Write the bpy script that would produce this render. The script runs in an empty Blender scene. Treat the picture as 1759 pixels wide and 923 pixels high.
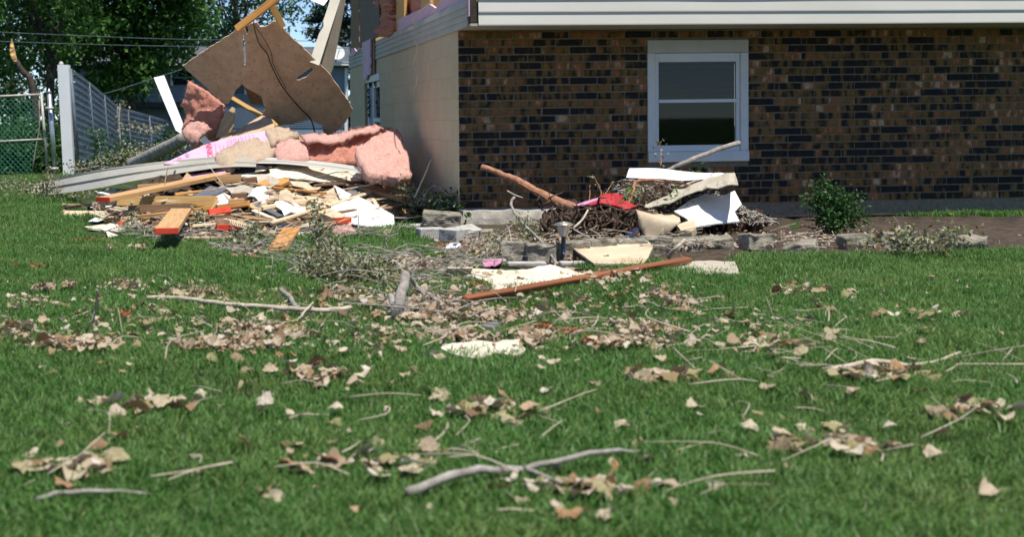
import bpy, bmesh, math, random
import numpy as np
from mathutils import Vector, Matrix, noise
from mathutils.geometry import delaunay_2d_cdt

random.seed(7)
R = math.radians
SC = bpy.context.scene
COL = SC.collection

# ------------------------------------------------------------------ camera, sky, sun, exposure
F_PX, CX, CY = 2400.0, 600.0, 298.5          # focal length and principal point of the photograph (1200 x 597 picture)
CAM_Z, TANP, ROLL = 1.0, 0.03883, 0.0125
FRAME = (0.0, 0.0, 1759.0, 923.0)            # window of the picture plane that the frame shows
_p = math.atan(TANP)
FWD = Vector((0, math.cos(_p), -math.sin(_p)))
_r0, _u0 = Vector((1, 0, 0)), Vector((0, math.sin(_p), math.cos(_p)))
RGT = _r0 * math.cos(ROLL) - _u0 * math.sin(ROLL)
UP = _r0 * math.sin(ROLL) + _u0 * math.cos(ROLL)
CAM = Vector((0, 0, CAM_Z))
cd = bpy.data.cameras.new('camera'); cam = bpy.data.objects.new('camera', cd); COL.objects.link(cam)
cam.matrix_world = Matrix(((RGT.x, UP.x, -FWD.x, CAM.x), (RGT.y, UP.y, -FWD.y, CAM.y), (RGT.z, UP.z, -FWD.z, CAM.z), (0, 0, 0, 1)))
fw, fh = FRAME[2] - FRAME[0], FRAME[3] - FRAME[1]
cd.sensor_width = 36; cd.sensor_fit = 'HORIZONTAL'
cd.lens = 36 * F_PX / fw
cd.shift_x = ((FRAME[0] + FRAME[2]) / 2 - CX) / fw
cd.shift_y = -((FRAME[1] + FRAME[3]) / 2 - CY) / fw
cd.clip_start, cd.clip_end = 0.1, 2000
cd.dof.use_dof = True; cd.dof.focus_distance = 12.6; cd.dof.aperture_fstop = cd.lens / 14.0
SC.camera = cam

SUN = Vector((0.20, -0.33, 1.0)).normalized()     # towards the sun
elev = math.asin(SUN.z); azim = math.atan2(SUN.x, SUN.y)
world = bpy.data.worlds.new('World'); SC.world = world; world.use_nodes = True
wn = world.node_tree.nodes; wl = world.node_tree.links
bg = wn['Background']
sky = wn.new('ShaderNodeTexSky'); sky.sky_type = 'NISHITA'; sky.sun_disc = False
sky.sun_elevation = elev; sky.sun_rotation = azim; sky.altitude = 1500; sky.air_density = 0.7; sky.dust_density = 0.0; sky.ozone_density = 3.0
wl.new(sky.outputs[0], bg.inputs[0]); bg.inputs[1].default_value = 0.13
sd = bpy.data.lights.new('sun', 'SUN'); sd.energy = 4.8; sd.angle = R(0.53); sd.color = (1.0, 0.95, 0.87)
so = bpy.data.objects.new('sun', sd); COL.objects.link(so)
so.rotation_euler = (-SUN).to_track_quat('-Z', 'Y').to_euler(); so.location = (5, -5, 20)
vs = SC.view_settings
vs.view_transform = 'Standard'; vs.look = 'None'; vs.exposure = 0.30; vs.gamma = 1.0; vs.use_curve_mapping = False
SC.cycles.max_bounces = 6; SC.cycles.transparent_max_bounces = 8; SC.cycles.use_denoising = True

# ------------------------------------------------------------------ placing helpers
def ray(px, py):
    return FWD + RGT * ((px - CX) / F_PX) + UP * (-(py - CY) / F_PX)
def D(px, py, d):                       # the point seen at that picture position, d metres away
    return CAM + ray(px, py) * d
def G(px, py, z=0.0):                   # the point seen there at height z
    r = ray(px, py); return CAM + r * ((z - CAM_Z) / r.z)
def gd(px, py, z=0.0):
    r = ray(px, py); return (z - CAM_Z) / r.z
def plane3(a, b, c):                    # a, b, c = (px, py, depth): a true plane in space
    A = np.array([[q[0], q[1], 1.0] for q in (a, b, c)]); v = np.linalg.solve(A, np.array([1.0 / q[2] for q in (a, b, c)]))
    return lambda x, y: D(x, y, 1.0 / (v[0] * x + v[1] * y + v[2]))
def terrain(x, y):
    z = 0.018 * noise.noise(Vector((x * 0.5, y * 0.5, 3.1))) + 0.010 * noise.noise(Vector((x * 1.7, y * 1.7, 9.0)))
    t = max(0.0, y - 24.0)
    z -= 2.6 * (1 - math.exp(-(t / 42.0) ** 1.4)) if t > 0 else 0
    return z

# ------------------------------------------------------------------ object helpers
def tag(o, label=None, cat=None, group=None, kind=None):
    if label: o['label'] = label
    if cat: o['category'] = cat
    if group: o['group'] = group
    if kind: o['kind'] = kind
    return o
def thing(name, loc, label, cat, group=None):
    o = bpy.data.objects.new(name, None); o.empty_display_size = 0.1; COL.objects.link(o); o.location = loc
    return tag(o, label, cat, group)
def world_of(o):
    m = o.matrix_basis.copy()
    return (world_of(o.parent) @ o.matrix_parent_inverse @ m) if o.parent else m
def child(o, parent):
    o.parent = parent; o.matrix_parent_inverse = world_of(parent).inverted(); return o
def mesh_obj(name, verts, faces, m, parent=None, smooth=False, origin=None):
    verts = [Vector(v) for v in verts]
    if origin is None:
        origin = sum(verts, Vector()) / max(1, len(verts))
    me = bpy.data.meshes.new(name)
    me.from_pydata([tuple(v - origin) for v in verts], [], faces); me.update()
    if smooth: me.polygons.foreach_set('use_smooth', [True] * len(me.polygons))
    me.materials.append(m)
    o = bpy.data.objects.new(name, me); o.location = origin; COL.objects.link(o)
    if parent: child(o, parent)
    return o
def np_obj(name, V, Fc, m, parent=None, smooth=False):
    """V (n,3) array, Fc (k,3 or 4) array of faces."""
    me = bpy.data.meshes.new(name); n = len(V); k, w = Fc.shape
    me.vertices.add(n); me.vertices.foreach_set('co', np.asarray(V, dtype=np.float32).ravel())
    me.loops.add(k * w); me.loops.foreach_set('vertex_index', Fc.astype(np.int32).ravel())
    me.polygons.add(k); me.polygons.foreach_set('loop_start', (np.arange(k) * w).astype(np.int32))
    if smooth: me.polygons.foreach_set('use_smooth', np.ones(k, dtype=bool))
    me.update(calc_edges=True); me.validate()
    me.materials.append(m)
    o = bpy.data.objects.new(name, me); COL.objects.link(o)
    if parent: child(o, parent)
    return o
BOXF = [(0, 1, 3, 2), (4, 6, 7, 5), (0, 4, 5, 1), (2, 3, 7, 6), (0, 2, 6, 4), (1, 5, 7, 3)]
def box_vf(x0, x1, y0, y1, z0, z1):
    return [(x, y, z) for x in (x0, x1) for y in (y0, y1) for z in (z0, z1)], BOXF
def bevel_mesh(name, x0, x1, y0, y1, z0, z1, b, m, seg=1, jit=0.0):
    bm = bmesh.new(); v, f = box_vf(x0, x1, y0, y1, z0, z1)
    vs_ = [bm.verts.new(q) for q in v]; [bm.faces.new([vs_[i] for i in q]) for q in f]
    bmesh.ops.recalc_face_normals(bm, faces=bm.faces)
    if b > 0: bmesh.ops.bevel(bm, geom=list(bm.edges), offset=b, segments=seg, affect='EDGES')
    if jit:
        for q in bm.verts: q.co += Vector((random.uniform(-jit, jit), random.uniform(-jit, jit), random.uniform(-jit, jit)))
    me = bpy.data.meshes.new(name); bm.to_mesh(me); bm.free(); me.materials.append(m); return me
def place(name, me, mw, parent=None):
    o = bpy.data.objects.new(name, me); COL.objects.link(o); o.matrix_world = mw; 
    o.location, o.rotation_euler, o.scale = mw.to_translation(), mw.to_euler(), mw.to_scale()
    if parent: child(o, parent)
    return o
def frame_mat(origin, xdir, up):
    x = Vector(xdir).normalized(); y = Vector(up).cross(x).normalized(); z = x.cross(y)
    return Matrix(((x.x, y.x, z.x, origin.x), (x.y, y.y, z.y, origin.y), (x.z, y.z, z.z, origin.z), (0, 0, 0, 1)))

def tube_vf(pts, rad, sides=6, jit=0.0):
    pts = [Vector(p) for p in pts]; n = len(pts); V = []; Fc = []
    prev = None
    for i, p in enumerate(pts):
        t = (pts[min(i + 1, n - 1)] - pts[max(i - 1, 0)]).normalized()
        a = prev if prev is not None else (Vector((0, 0, 1)) if abs(t.z) < 0.9 else Vector((1, 0, 0)))
        b = t.cross(a).normalized(); a = b.cross(t).normalized(); prev = a
        r = rad[i] if isinstance(rad, (list, tuple)) else rad
        for k in range(sides):
            an = 2 * math.pi * k / sides; rr = r * (1 + random.uniform(-jit, jit))
            V.append(p + a * math.cos(an) * rr + b * math.sin(an) * rr)
    for i in range(n - 1):
        for k in range(sides):
            k2 = (k + 1) % sides
            Fc.append((i * sides + k, i * sides + k2, (i + 1) * sides + k2, (i + 1) * sides + k))
    Fc.append(tuple(range(sides - 1, -1, -1))); Fc.append(tuple((n - 1) * sides + k for k in range(sides)))
    return V, Fc
def smooth_path(pts, n=4, wob=0.0):
    pts = [Vector(p) for p in pts]; out = []
    for i in range(len(pts) - 1):
        p0, p1, p2, p3 = pts[max(i - 1, 0)], pts[i], pts[i + 1], pts[min(i + 2, len(pts) - 1)]
        for k in range(n):
            t = k / n
            q = 0.5 * ((2 * p1) + (p2 - p0) * t + (2 * p0 - 5 * p1 + 4 * p2 - p3) * t * t + (3 * p1 - p0 - 3 * p2 + p3) * t ** 3)
            out.append(q + Vector((random.uniform(-wob, wob), random.uniform(-wob, wob), random.uniform(-wob, wob))))
    out.append(pts[-1]); return out
def tube(name, pts, r0, r1, m, parent=None, sides=6, n=4, wob=0.0, jit=0.0):
    p = smooth_path(pts, n, wob); k = len(p)
    V, Fc = tube_vf(p, [r0 + (r1 - r0) * i / (k - 1) for i in range(k)], sides, jit)
    return mesh_obj(name, V, Fc, m, parent, smooth=True)
def join_vf(parts):
    V = []; Fc = []
    for v, f in parts:
        o = len(V); V += list(v); Fc += [tuple(i + o for i in q) for q in f]
    return V, Fc

def inpoly(x, y, P):
    c = False; n = len(P); j = n - 1
    for i in range(n):
        xi, yi = P[i]; xj, yj = P[j]
        if (yi > y) != (yj > y) and x < (xj - xi) * (y - yi) / (yj - yi) + xi: c = not c
        j = i
    return c
def segdist(x, y, P):
    best = 1e9; n = len(P)
    for i in range(n):
        x0, y0 = P[i]; x1, y1 = P[(i + 1) % n]; dx, dy = x1 - x0, y1 - y0; L = dx * dx + dy * dy
        t = 0 if L == 0 else max(0, min(1, ((x - x0) * dx + (y - y0) * dy) / L))
        best = min(best, math.hypot(x - x0 - t * dx, y - y0 - t * dy))
    return best
def ragged(P, step, amp, seed):
    rng = random.Random(seed); out = []
    n = len(P)
    for i in range(n):
        x0, y0 = P[i]; x1, y1 = P[(i + 1) % n]; L = math.hypot(x1 - x0, y1 - y0); k = max(1, int(L / step))
        for q in range(k):
            t = q / k; j = 0 if q == 0 else amp
            nx, ny = -(y1 - y0) / L, (x1 - x0) / L; s = rng.uniform(-j, j)
            out.append((x0 + (x1 - x0) * t + nx * s, y0 + (y1 - y0) * t + ny * s))
    return out
def sheet(name, outline, pos, m, thick=0.01, res=8, rag=0.6, amp=0.0, freq=3.0, holes=(), puff=0.0, puff_px=10, ridge=0.0, fold=None, parent=None, smooth=False, seed=1, oct=1):
    """A cut-out panel: outline in picture units, pos(px,py) -> point in space, real thickness away from the viewer."""
    P = ragged(outline, res, rag, seed); H = [ragged(h, res * 0.6, rag, seed + 5) for h in holes]
    pts = list(P); edges = [(i, (i + 1) % len(P)) for i in range(len(P))]
    for h in H:
        o = len(pts); pts += h; edges += [(o + i, o + (i + 1) % len(h)) for i in range(len(h))]
    xs = [p[0] for p in P]; ys = [p[1] for p in P]; rng = random.Random(seed)
    x = min(xs) + res / 2
    while x < max(xs):
        y = min(ys) + res / 2
        while y < max(ys):
            qx, qy = x + rng.uniform(-.25, .25) * res, y + rng.uniform(-.25, .25) * res
            if inpoly(qx, qy, P) and segdist(qx, qy, P) > res * 0.4 and not any(inpoly(qx, qy, h) or segdist(qx, qy, h) < res * .4 for h in H):
                pts.append((qx, qy))
            y += res
        x += res
    v2, e2, f2, _, _, _ = delaunay_2d_cdt([Vector(p) for p in pts], edges, [], 0, 1e-4)
    tris = []
    for f in f2:
        cx = sum(v2[i][0] for i in f) / len(f); cy = sum(v2[i][1] for i in f) / len(f)
        if inpoly(cx, cy, P) and not any(inpoly(cx, cy, h) for h in H): tris.append(list(f))
    used = sorted({i for t in tris for i in t}); mp = {i: k for k, i in enumerate(used)}
    tris = [[mp[i] for i in t] for t in tris]; v2 = [v2[i] for i in used]
    cx, cy = sum(xs) / len(xs), sum(ys) / len(ys)
    a, b, c = pos(cx, cy), pos(cx + 2, cy), pos(cx, cy + 2)
    nrm = (b - a).cross(c - a).normalized()
    if nrm.dot(CAM - a) < 0: nrm = -nrm
    top = []; bot = []
    for q in v2:
        w = pos(q[0], q[1]); d = 0.0; nz = Vector((w.x * freq + seed * 7.3, w.y * freq, w.z * freq))
        if amp:
            d += amp * noise.noise(nz)
            if oct > 1: d += amp * 0.5 * noise.noise(nz * 2.7)
            if oct > 2: d += amp * 0.35 * noise.noise(nz * 6.1)
        if ridge: d += ridge * (1 - 2.2 * abs(noise.noise(nz * .55)) - .9 * abs(noise.noise(nz * 1.7)))
        pf = 0.0
        if puff:
            e = segdist(q[0], q[1], P); pf = puff * (1 - math.exp(-(e / puff_px) ** 1.2))
        if fold: d += fold(q[0], q[1])
        top.append(w + nrm * (d + pf)); bot.append(w + nrm * (d - thick - pf * 0.5))
    n = len(top); V = top + bot; Fc = []
    ec = {}
    for t in tris:
        p0, p1, p2 = (top[i] for i in t)
        if (p1 - p0).cross(p2 - p0).dot(nrm) < 0: t = [t[0], t[2], t[1]]
        Fc.append(tuple(t)); Fc.append((t[0] + n, t[2] + n, t[1] + n))
        for i in range(3):
            e = (t[i], t[(i + 1) % 3]); ec[e] = ec.get(e, 0) + 1
    for (i, j) in ec:
        if (j, i) not in ec: Fc.append((j, i, i + n, j + n))
    o = mesh_obj(name, V, Fc, m, parent, smooth=smooth)
    return o

# ------------------------------------------------------------------ materials
MATS = {}
def nodes_of(name):
    m = bpy.data.materials.new(name); m.use_nodes = True; nt = m.node_tree
    return m, nt, nt.nodes['Principled BSDF']
def N(nt, t, **kw):
    n = nt.nodes.new(t)
    for k, v in kw.items():
        if k.startswith('i_'):
            key = k[2:]; n.inputs[int(key) if key.isdigit() else key.replace('_', ' ')].default_value = v
        else: setattr(n, k, v)
    return n
def ramp(nt, fac, stops, interp='LINEAR'):
    r = nt.nodes.new('ShaderNodeValToRGB'); r.color_ramp.interpolation = interp; e = r.color_ramp.elements
    while len(e) < len(stops): e.new(0.5)
    for k, (p, c) in enumerate(stops): e[k].position = p; e[k].color = (*c, 1)
    nt.links.new(fac, r.inputs[0]); return r.outputs[0]
def mixc(nt, fac, a, b, mode='MIX'):
    n = nt.nodes.new('ShaderNodeMix'); n.data_type = 'RGBA'; n.blend_type = mode
    for s, v in ((n.inputs[0], fac), (n.inputs[6], a), (n.inputs[7], b)):
        if hasattr(v, 'is_linked'): nt.links.new(v, s)
        else: s.default_value = (*v, 1) if isinstance(v, tuple) else v
    return n.outputs[2]
def coords(nt, kind='Object', scale=(1, 1, 1), rnd=True):
    tc = nt.nodes.new('ShaderNodeTexCoord'); mp = nt.nodes.new('ShaderNodeMapping'); mp.inputs['Scale'].default_value = scale
    nt.links.new(tc.outputs[kind], mp.inputs['Vector'])
    if rnd:
        oi = nt.nodes.new('ShaderNodeObjectInfo'); mu = nt.nodes.new('ShaderNodeMath'); mu.operation = 'MULTIPLY'; mu.inputs[1].default_value = 57.0
        nt.links.new(oi.outputs['Random'], mu.inputs[0]); cb = nt.nodes.new('ShaderNodeCombineXYZ')
        for k in range(3): nt.links.new(mu.outputs[0], cb.inputs[k])
        nt.links.new(cb.outputs[0], mp.inputs['Location'])
    return mp.outputs[0]
def nz(nt, vec, scale, detail=3, rough=0.55):
    n = N(nt, 'ShaderNodeTexNoise', i_Scale=scale, i_Detail=detail, i_Roughness=rough); nt.links.new(vec, n.inputs['Vector']); return n.outputs['Fac']
def bump(nt, b, h, strength, dist=0.01):
    n = N(nt, 'ShaderNodeBump', i_Strength=strength, i_Distance=dist); nt.links.new(h, n.inputs['Height']); nt.links.new(n.outputs[0], b.inputs['Normal'])
def simple(name, c1, c2, scale=6.0, rough=0.7, bmp=0.0, stretch=(1, 1, 1), detail=4, spread=(0.35, 0.65), metal=0.0, spec=0.4, dirt=None, bscale=None, rnd=True):
    """Two-tone noise material with optional dirt spots."""
    m, nt, b = nodes_of(name); v = coords(nt, 'Object', stretch, rnd)
    f = nz(nt, v, scale, detail); c = ramp(nt, f, [(spread[0], c1), (spread[1], c2)])
    if dirt:
        f2 = nz(nt, v, dirt[1], 5, 0.7); r2 = ramp(nt, f2, [(dirt[2], (0, 0, 0)), (min(1, dirt[2] + .12), (1, 1, 1))]); c = mixc(nt, r2, c, dirt[0])
    nt.links.new(c, b.inputs['Base Color']); b.inputs['Roughness'].default_value = rough; b.inputs['Metallic'].default_value = metal
    b.inputs['Specular IOR Level'].default_value = spec
    if bmp: bump(nt, b, nz(nt, v, bscale or scale * 6, 5, 0.6), bmp)
    MATS[name] = m; return m
def wood(name, c1, c2, c3, rough=0.7):
    m, nt, b = nodes_of(name); v = coords(nt, 'Object', (1.2, 22, 22))
    f = nz(nt, v, 2.2, 5, 0.6); c = ramp(nt, f, [(0.30, c1), (0.5, c2), (0.68, c3)])
    v2 = coords(nt, 'Object', (1, 1.4, 1.4)); f2 = nz(nt, v2, 4.5, 4); r2 = ramp(nt, f2, [(0.62, (0, 0, 0)), (0.78, (0.55, 0.55, 0.55))])
    c = mixc(nt, r2, c, tuple(x * 0.45 for x in c1))
    nt.links.new(c, b.inputs['Base Color']); b.inputs['Roughness'].default_value = rough; b.inputs['Specular IOR Level'].default_value = 0.25
    bump(nt, b, f, 0.25, 0.004); MATS[name] = m; return m
def foliage(name, cols, trans=0.35, rough=0.55):
    m, nt, b = nodes_of(name)
    gi = nt.nodes.new('ShaderNodeNewGeometry'); c = ramp(nt, gi.outputs['Random Per Island'], [(i / max(1, len(cols) - 1), q) for i, q in enumerate(cols)])
    nt.links.new(c, b.inputs['Base Color']); b.inputs['Roughness'].default_value = rough; b.inputs['Specular IOR Level'].default_value = 0.3
    tr = nt.nodes.new('ShaderNodeBsdfTranslucent'); nt.links.new(c, tr.inputs[0]); mx = nt.nodes.new('ShaderNodeMixShader'); mx.inputs[0].default_value = trans
    out = nt.nodes['Material Output']; nt.links.new(b.outputs[0], mx.inputs[1]); nt.links.new(tr.outputs[0], mx.inputs[2]); nt.links.new(mx.outputs[0], out.inputs[0])
    MATS[name] = m; return m

simple('mortar', (.18, .152, .113), (.26, .22, .165), 30, .95, .5)
simple('block_paint', (.48, .395, .255), (.53, .44, .29), 3, .7, .15, dirt=((.45, .37, .24), 1.6, .62), bscale=90)
simple('block_joint', (.43, .355, .225), (.48, .40, .26), 12, .8)
simple('concrete', (.33, .30, .25), (.46, .43, .37), 9, .95, .6, dirt=((.20, .18, .15), 4, .6))
simple('block_grey', (.40, .38, .34), (.52, .50, .46), 14, .95, .5, dirt=((.30, .28, .25), 6, .62))
simple('block_split', (.19, .17, .13), (.34, .31, .25), 16, .95, 1.0, dirt=((.10, .10, .065), 5, .52), bscale=45)
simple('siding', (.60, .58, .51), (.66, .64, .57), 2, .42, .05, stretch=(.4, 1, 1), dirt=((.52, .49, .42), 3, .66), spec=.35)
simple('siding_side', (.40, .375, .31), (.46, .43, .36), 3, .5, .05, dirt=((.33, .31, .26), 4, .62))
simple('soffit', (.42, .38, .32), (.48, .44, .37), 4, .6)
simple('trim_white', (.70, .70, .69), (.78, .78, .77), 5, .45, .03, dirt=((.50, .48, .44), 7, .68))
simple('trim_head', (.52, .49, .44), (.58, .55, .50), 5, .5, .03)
simple('white_sheet', (.76, .76, .74), (.86, .86, .85), 3, .5, .12, dirt=((.50, .44, .36), 7, .60), bscale=12)
simple('white_vinyl', (.72, .73, .74), (.78, .79, .80), 2, .35, dirt=((.60, .60, .58), 5, .72))
simple('dark_trim', (.03, .025, .02), (.07, .05, .035), 14, .9, .4)
simple('fiberboard', (.54, .37, .23), (.66, .475, .315), 9, .9, .8, dirt=((.34, .19, .10), 22, .57), bscale=150)
simple('fiber_edge', (.30, .14, .05), (.42, .22, .08), 20, .9, .3)
simple('tan_paper', (.50, .385, .25), (.66, .53, .37), 3.5, .8, .15, dirt=((.30, .22, .14), 6, .62), bscale=14)
simple('cream_paper', (.62, .54, .41), (.78, .71, .57), 3, .8, .15, dirt=((.38, .31, .22), 6, .62), bscale=14)
simple('grey_tan', (.42, .37, .29), (.50, .45, .36), 5, .8, .1, dirt=((.30, .26, .2), 5, .66))
simple('plywood', (.44, .30, .15), (.56, .41, .22), 6, .75, .1, stretch=(1, 5, 1))
simple('foam_pink', (.74, .42, .58), (.80, .50, .65), 3, .6, .03)
simple('foam_dusk', (.62, .40, .50), (.68, .46, .56), 5, .65, .1)
simple('red_paint', (.62, .045, .02), (.72, .075, .035), 14, .6, .1, dirt=((.42, .03, .015), 10, .64))
simple('red_plastic', (.40, .03, .04), (.48, .05, .06), 4, .32, spec=.5)
simple('pink_plastic', (.66, .25, .42), (.74, .33, .50), 5, .4)
simple('black_felt', (.012, .013, .017), (.03, .03, .036), 9, .75, .3)
simple('slate', (.10, .105, .12), (.15, .155, .17), 20, .8, .3)
simple('bark_grey', (.22, .19, .16), (.40, .37, .33), 18, .9, .6, stretch=(1, 1, 1))
simple('bark_pale', (.42, .35, .26), (.58, .50, .39), 16, .9, .4)
simple('bark_dark', (.035, .026, .02), (.09, .068, .05), 14, .95, .7)
simple('bark_red', (.30, .13, .07), (.46, .24, .14), 22, .85, .7, dirt=((.58, .36, .20), 12, .60))
simple('raw_wood', (.62, .36, .13), (.74, .48, .21), 12, .8, .3)
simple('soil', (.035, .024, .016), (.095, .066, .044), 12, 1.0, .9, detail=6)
simple('root', (.06, .035, .022), (.16, .10, .065), 20, .95, .5)
simple('galv', (.42, .44, .46), (.52, .54, .56), 10, .38, .1, metal=.75)
simple('rusty_galv', (.40, .37, .33), (.52, .49, .45), 14, .6, .1, metal=.3, dirt=((.30, .22, .15), 12, .6))
simple('fence_slat', (.065, .085, .11), (.12, .15, .185), 3, .6, .05, dirt=((.07, .085, .10), 2.5, .55))  # base colour darkened to carry the maple's shade on the fence
simple('fence_pipe', (.10, .125, .15), (.15, .175, .20), 6, .6, .05)
simple('green_wire', (.03, .16, .10), (.05, .24, .15), 8, .5)
simple('wire_black', (.02, .017, .015), (.045, .035, .028), 10, .6)
simple('wire_white', (.6, .57, .5), (.7, .67, .6), 10, .6)
simple('neighbour_siding', (.17, .23, .31), (.21, .27, .35), 1.5, .6)  # tree shade over this wall is put into its lowered base colour
simple('neighbour_roof', (.07, .08, .095), (.12, .13, .15), 9, .9, .3)
simple('neighbour_dark', (.012, .015, .02), (.025, .03, .036), 3, .15)
simple('deck_board', (.24, .28, .36), (.30, .34, .42), 3, .6)
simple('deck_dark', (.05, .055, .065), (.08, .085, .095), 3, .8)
simple('solar_metal', (.50, .45, .36), (.62, .56, .45), 8, .3, metal=.8)
simple('solar_glass', (.35, .36, .40), (.55, .56, .60), 16, .12, spec=.7)
simple('navy_plastic', (.012, .018, .045), (.02, .03, .065), 5, .35)
simple('wood_trim', (.20, .06, .022), (.31, .105, .042), 3, .45, .08, stretch=(.6, 18, 18))
simple('mulch', (.20, .065, .02), (.40, .16, .06), 30, .95)
wood('lumber', (.44, .245, .10), (.55, .33, .15), (.62, .40, .20))
wood('lumber_gold', (.50, .28, .085), (.60, .37, .13), (.66, .44, .19))
wood('lumber_pale', (.58, .42, .25), (.68, .52, .34), (.74, .60, .42))
wood('lumber_orange', (.42, .17, .045), (.58, .28, .08), (.66, .36, .13))
wood('lumber_brown', (.16, .09, .05), (.24, .14, .08), (.30, .19, .11))
wood('old_wood', (.10, .075, .055), (.17, .13, .10), (.22, .17, .13))
foliage('leaf_maple', [(.02, .06, .012), (.045, .115, .02), (.08, .18, .03), (.12, .25, .05)], .38)
foliage('leaf_far', [(.03, .08, .03), (.05, .12, .045), (.075, .165, .06)], .35)
foliage('needle', [(.010, .028, .022), (.018, .045, .034), (.03, .065, .045)], .15)
foliage('hedge_leaf', [(.015, .05, .012), (.03, .09, .018), (.055, .14, .028)], .25)
foliage('shrub_leaf', [(.09, .13, .035), (.22, .25, .12), (.34, .34, .23), (.42, .41, .32), (.13, .17, .05), (.20, .12, .05), (.10, .15, .04)], .2, .7)
foliage('green_sprig', [(.07, .17, .03), (.12, .24, .05), (.18, .27, .07)], .3)
def grass_mat():
    m = foliage('grass', [(.045, .138, .02), (.07, .19, .03), (.10, .235, .045), (.17, .30, .09), (.065, .175, .028), (.27, .28, .12)], .38, .45)
    nt = m.node_tree; b = nt.nodes['Principled BSDF']; old = b.inputs['Base Color'].links[0].from_socket
    g = nt.nodes.new('ShaderNodeNewGeometry'); f = nz(nt, g.outputs['Position'], .9, 4, .6); f2 = nz(nt, g.outputs['Position'], 4.0, 3, .6)
    c = mixc(nt, ramp(nt, f, [(.48, (0, 0, 0)), (.68, (.6, .6, .6))]), old, (.19, .27, .075)); c = mixc(nt, ramp(nt, f2, [(.56, (0, 0, 0)), (.74, (.6, .6, .6))]), c, (.035, .10, .018))
    oi = nt.nodes.new('ShaderNodeObjectInfo'); hs = nt.nodes.new('ShaderNodeHueSaturation'); mr = N(nt, 'ShaderNodeMapRange', i_3=.75, i_4=1.25); nt.links.new(oi.outputs['Random'], mr.inputs[0])
    nt.links.new(mr.outputs[0], hs.inputs['Value']); nt.links.new(c, hs.inputs['Color'])
    for n in nt.nodes:
        if n.type == 'BSDF_TRANSLUCENT': nt.links.new(hs.outputs[0], n.inputs[0])
    nt.links.new(hs.outputs[0], b.inputs['Base Color'])
grass_mat()
foliage('litter', [(.30, .22, .15), (.46, .37, .28), (.55, .46, .37), (.20, .12, .07), (.40, .24, .13)], .15, .8)
foliage('scrap', [(.60, .48, .33), (.75, .72, .66), (.30, .19, .11), (.14, .09, .06), (.50, .34, .18), (.08, .06, .05), (.42, .37, .29)], .0, .8)

def dead_leaf_mat():
    m, nt, b = nodes_of('dead_leaf'); oi = nt.nodes.new('ShaderNodeObjectInfo')
    c = ramp(nt, oi.outputs['Random'], [(0, (.44, .34, .23)), (.2, (.54, .45, .34)), (.4, (.33, .23, .14)), (.55, (.60, .53, .43)), (.72, (.38, .22, .11)), (.86, (.20, .13, .08)), (1, (.48, .40, .29))])
    v = coords(nt, 'Object'); f = nz(nt, v, 28, 4); c = mixc(nt, ramp(nt, f, [(.4, (0, 0, 0)), (.75, (.6, .6, .6))]), c, (.24, .16, .10))
    nt.links.new(c, b.inputs['Base Color']); b.inputs['Roughness'].default_value = .75; b.inputs['Specular IOR Level'].default_value = .25
    tr = nt.nodes.new('ShaderNodeBsdfTranslucent'); nt.links.new(c, tr.inputs[0]); mx = nt.nodes.new('ShaderNodeMixShader'); mx.inputs[0].default_value = .15
    nt.links.new(b.outputs[0], mx.inputs[1]); nt.links.new(tr.outputs[0], mx.inputs[2]); nt.links.new(mx.outputs[0], nt.nodes['Material Output'].inputs[0])
    MATS['dead_leaf'] = m
dead_leaf_mat()

def brick_mat():
    m, nt, b = nodes_of('brick'); tc = nt.nodes.new('ShaderNodeTexCoord'); oi = nt.nodes.new('ShaderNodeObjectInfo')
    gi_ = nt.nodes.new('ShaderNodeNewGeometry'); ar = N(nt, 'ShaderNodeMath', operation='ADD'); nt.links.new(oi.outputs['Random'], ar.inputs[0]); nt.links.new(gi_.outputs['Random Per Island'], ar.inputs[1])
    mu = N(nt, 'ShaderNodeMath', operation='MULTIPLY', i_1=91.0); nt.links.new(ar.outputs[0], mu.inputs[0])
    cb = nt.nodes.new('ShaderNodeCombineXYZ'); nt.links.new(mu.outputs[0], cb.inputs[0]); nt.links.new(mu.outputs[0], cb.inputs[2])
    mp = nt.nodes.new('ShaderNodeMapping'); mp.inputs['Scale'].default_value = (14, 3, 4.5); nt.links.new(tc.outputs['Object'], mp.inputs[0]); nt.links.new(cb.outputs[0], mp.inputs['Location'])
    f = nz(nt, mp.outputs[0], 1.0, 2, .5)
    sh = N(nt, 'ShaderNodeMath', operation='MULTIPLY_ADD', i_1=.34, i_2=-.17); 
    wn_ = N(nt, 'ShaderNodeTexWhiteNoise', noise_dimensions='1D'); nt.links.new(mu.outputs[0], wn_.inputs['W']); nt.links.new(wn_.outputs['Value'], sh.inputs[0])
    ad = N(nt, 'ShaderNodeMath', operation='ADD'); nt.links.new(f, ad.inputs[0]); nt.links.new(sh.outputs[0], ad.inputs[1])
    c = ramp(nt, ad.outputs[0], [(.25, (.011, .010, .012)), (.42, (.02, .016, .013)), (.465, (.095, .048, .016)), (.54, (.18, .102, .031)), (.62, (.24, .122, .04)), (.69, (.33, .11, .045)), (.79, (.50, .35, .21))])
    v2 = coords(nt, 'Object', (1, 1, 1)); c = mixc(nt, ramp(nt, nz(nt, v2, 55, 4), [(.45, (0, 0, 0)), (.8, (.55, .55, .55))]), c, (.035, .026, .02))
    nt.links.new(c, b.inputs['Base Color']); b.inputs['Roughness'].default_value = .8; b.inputs['Specular IOR Level'].default_value = .3
    bump(nt, b, nz(nt, v2, 90, 5), .5, .006); MATS['brick'] = m
brick_mat()

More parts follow.
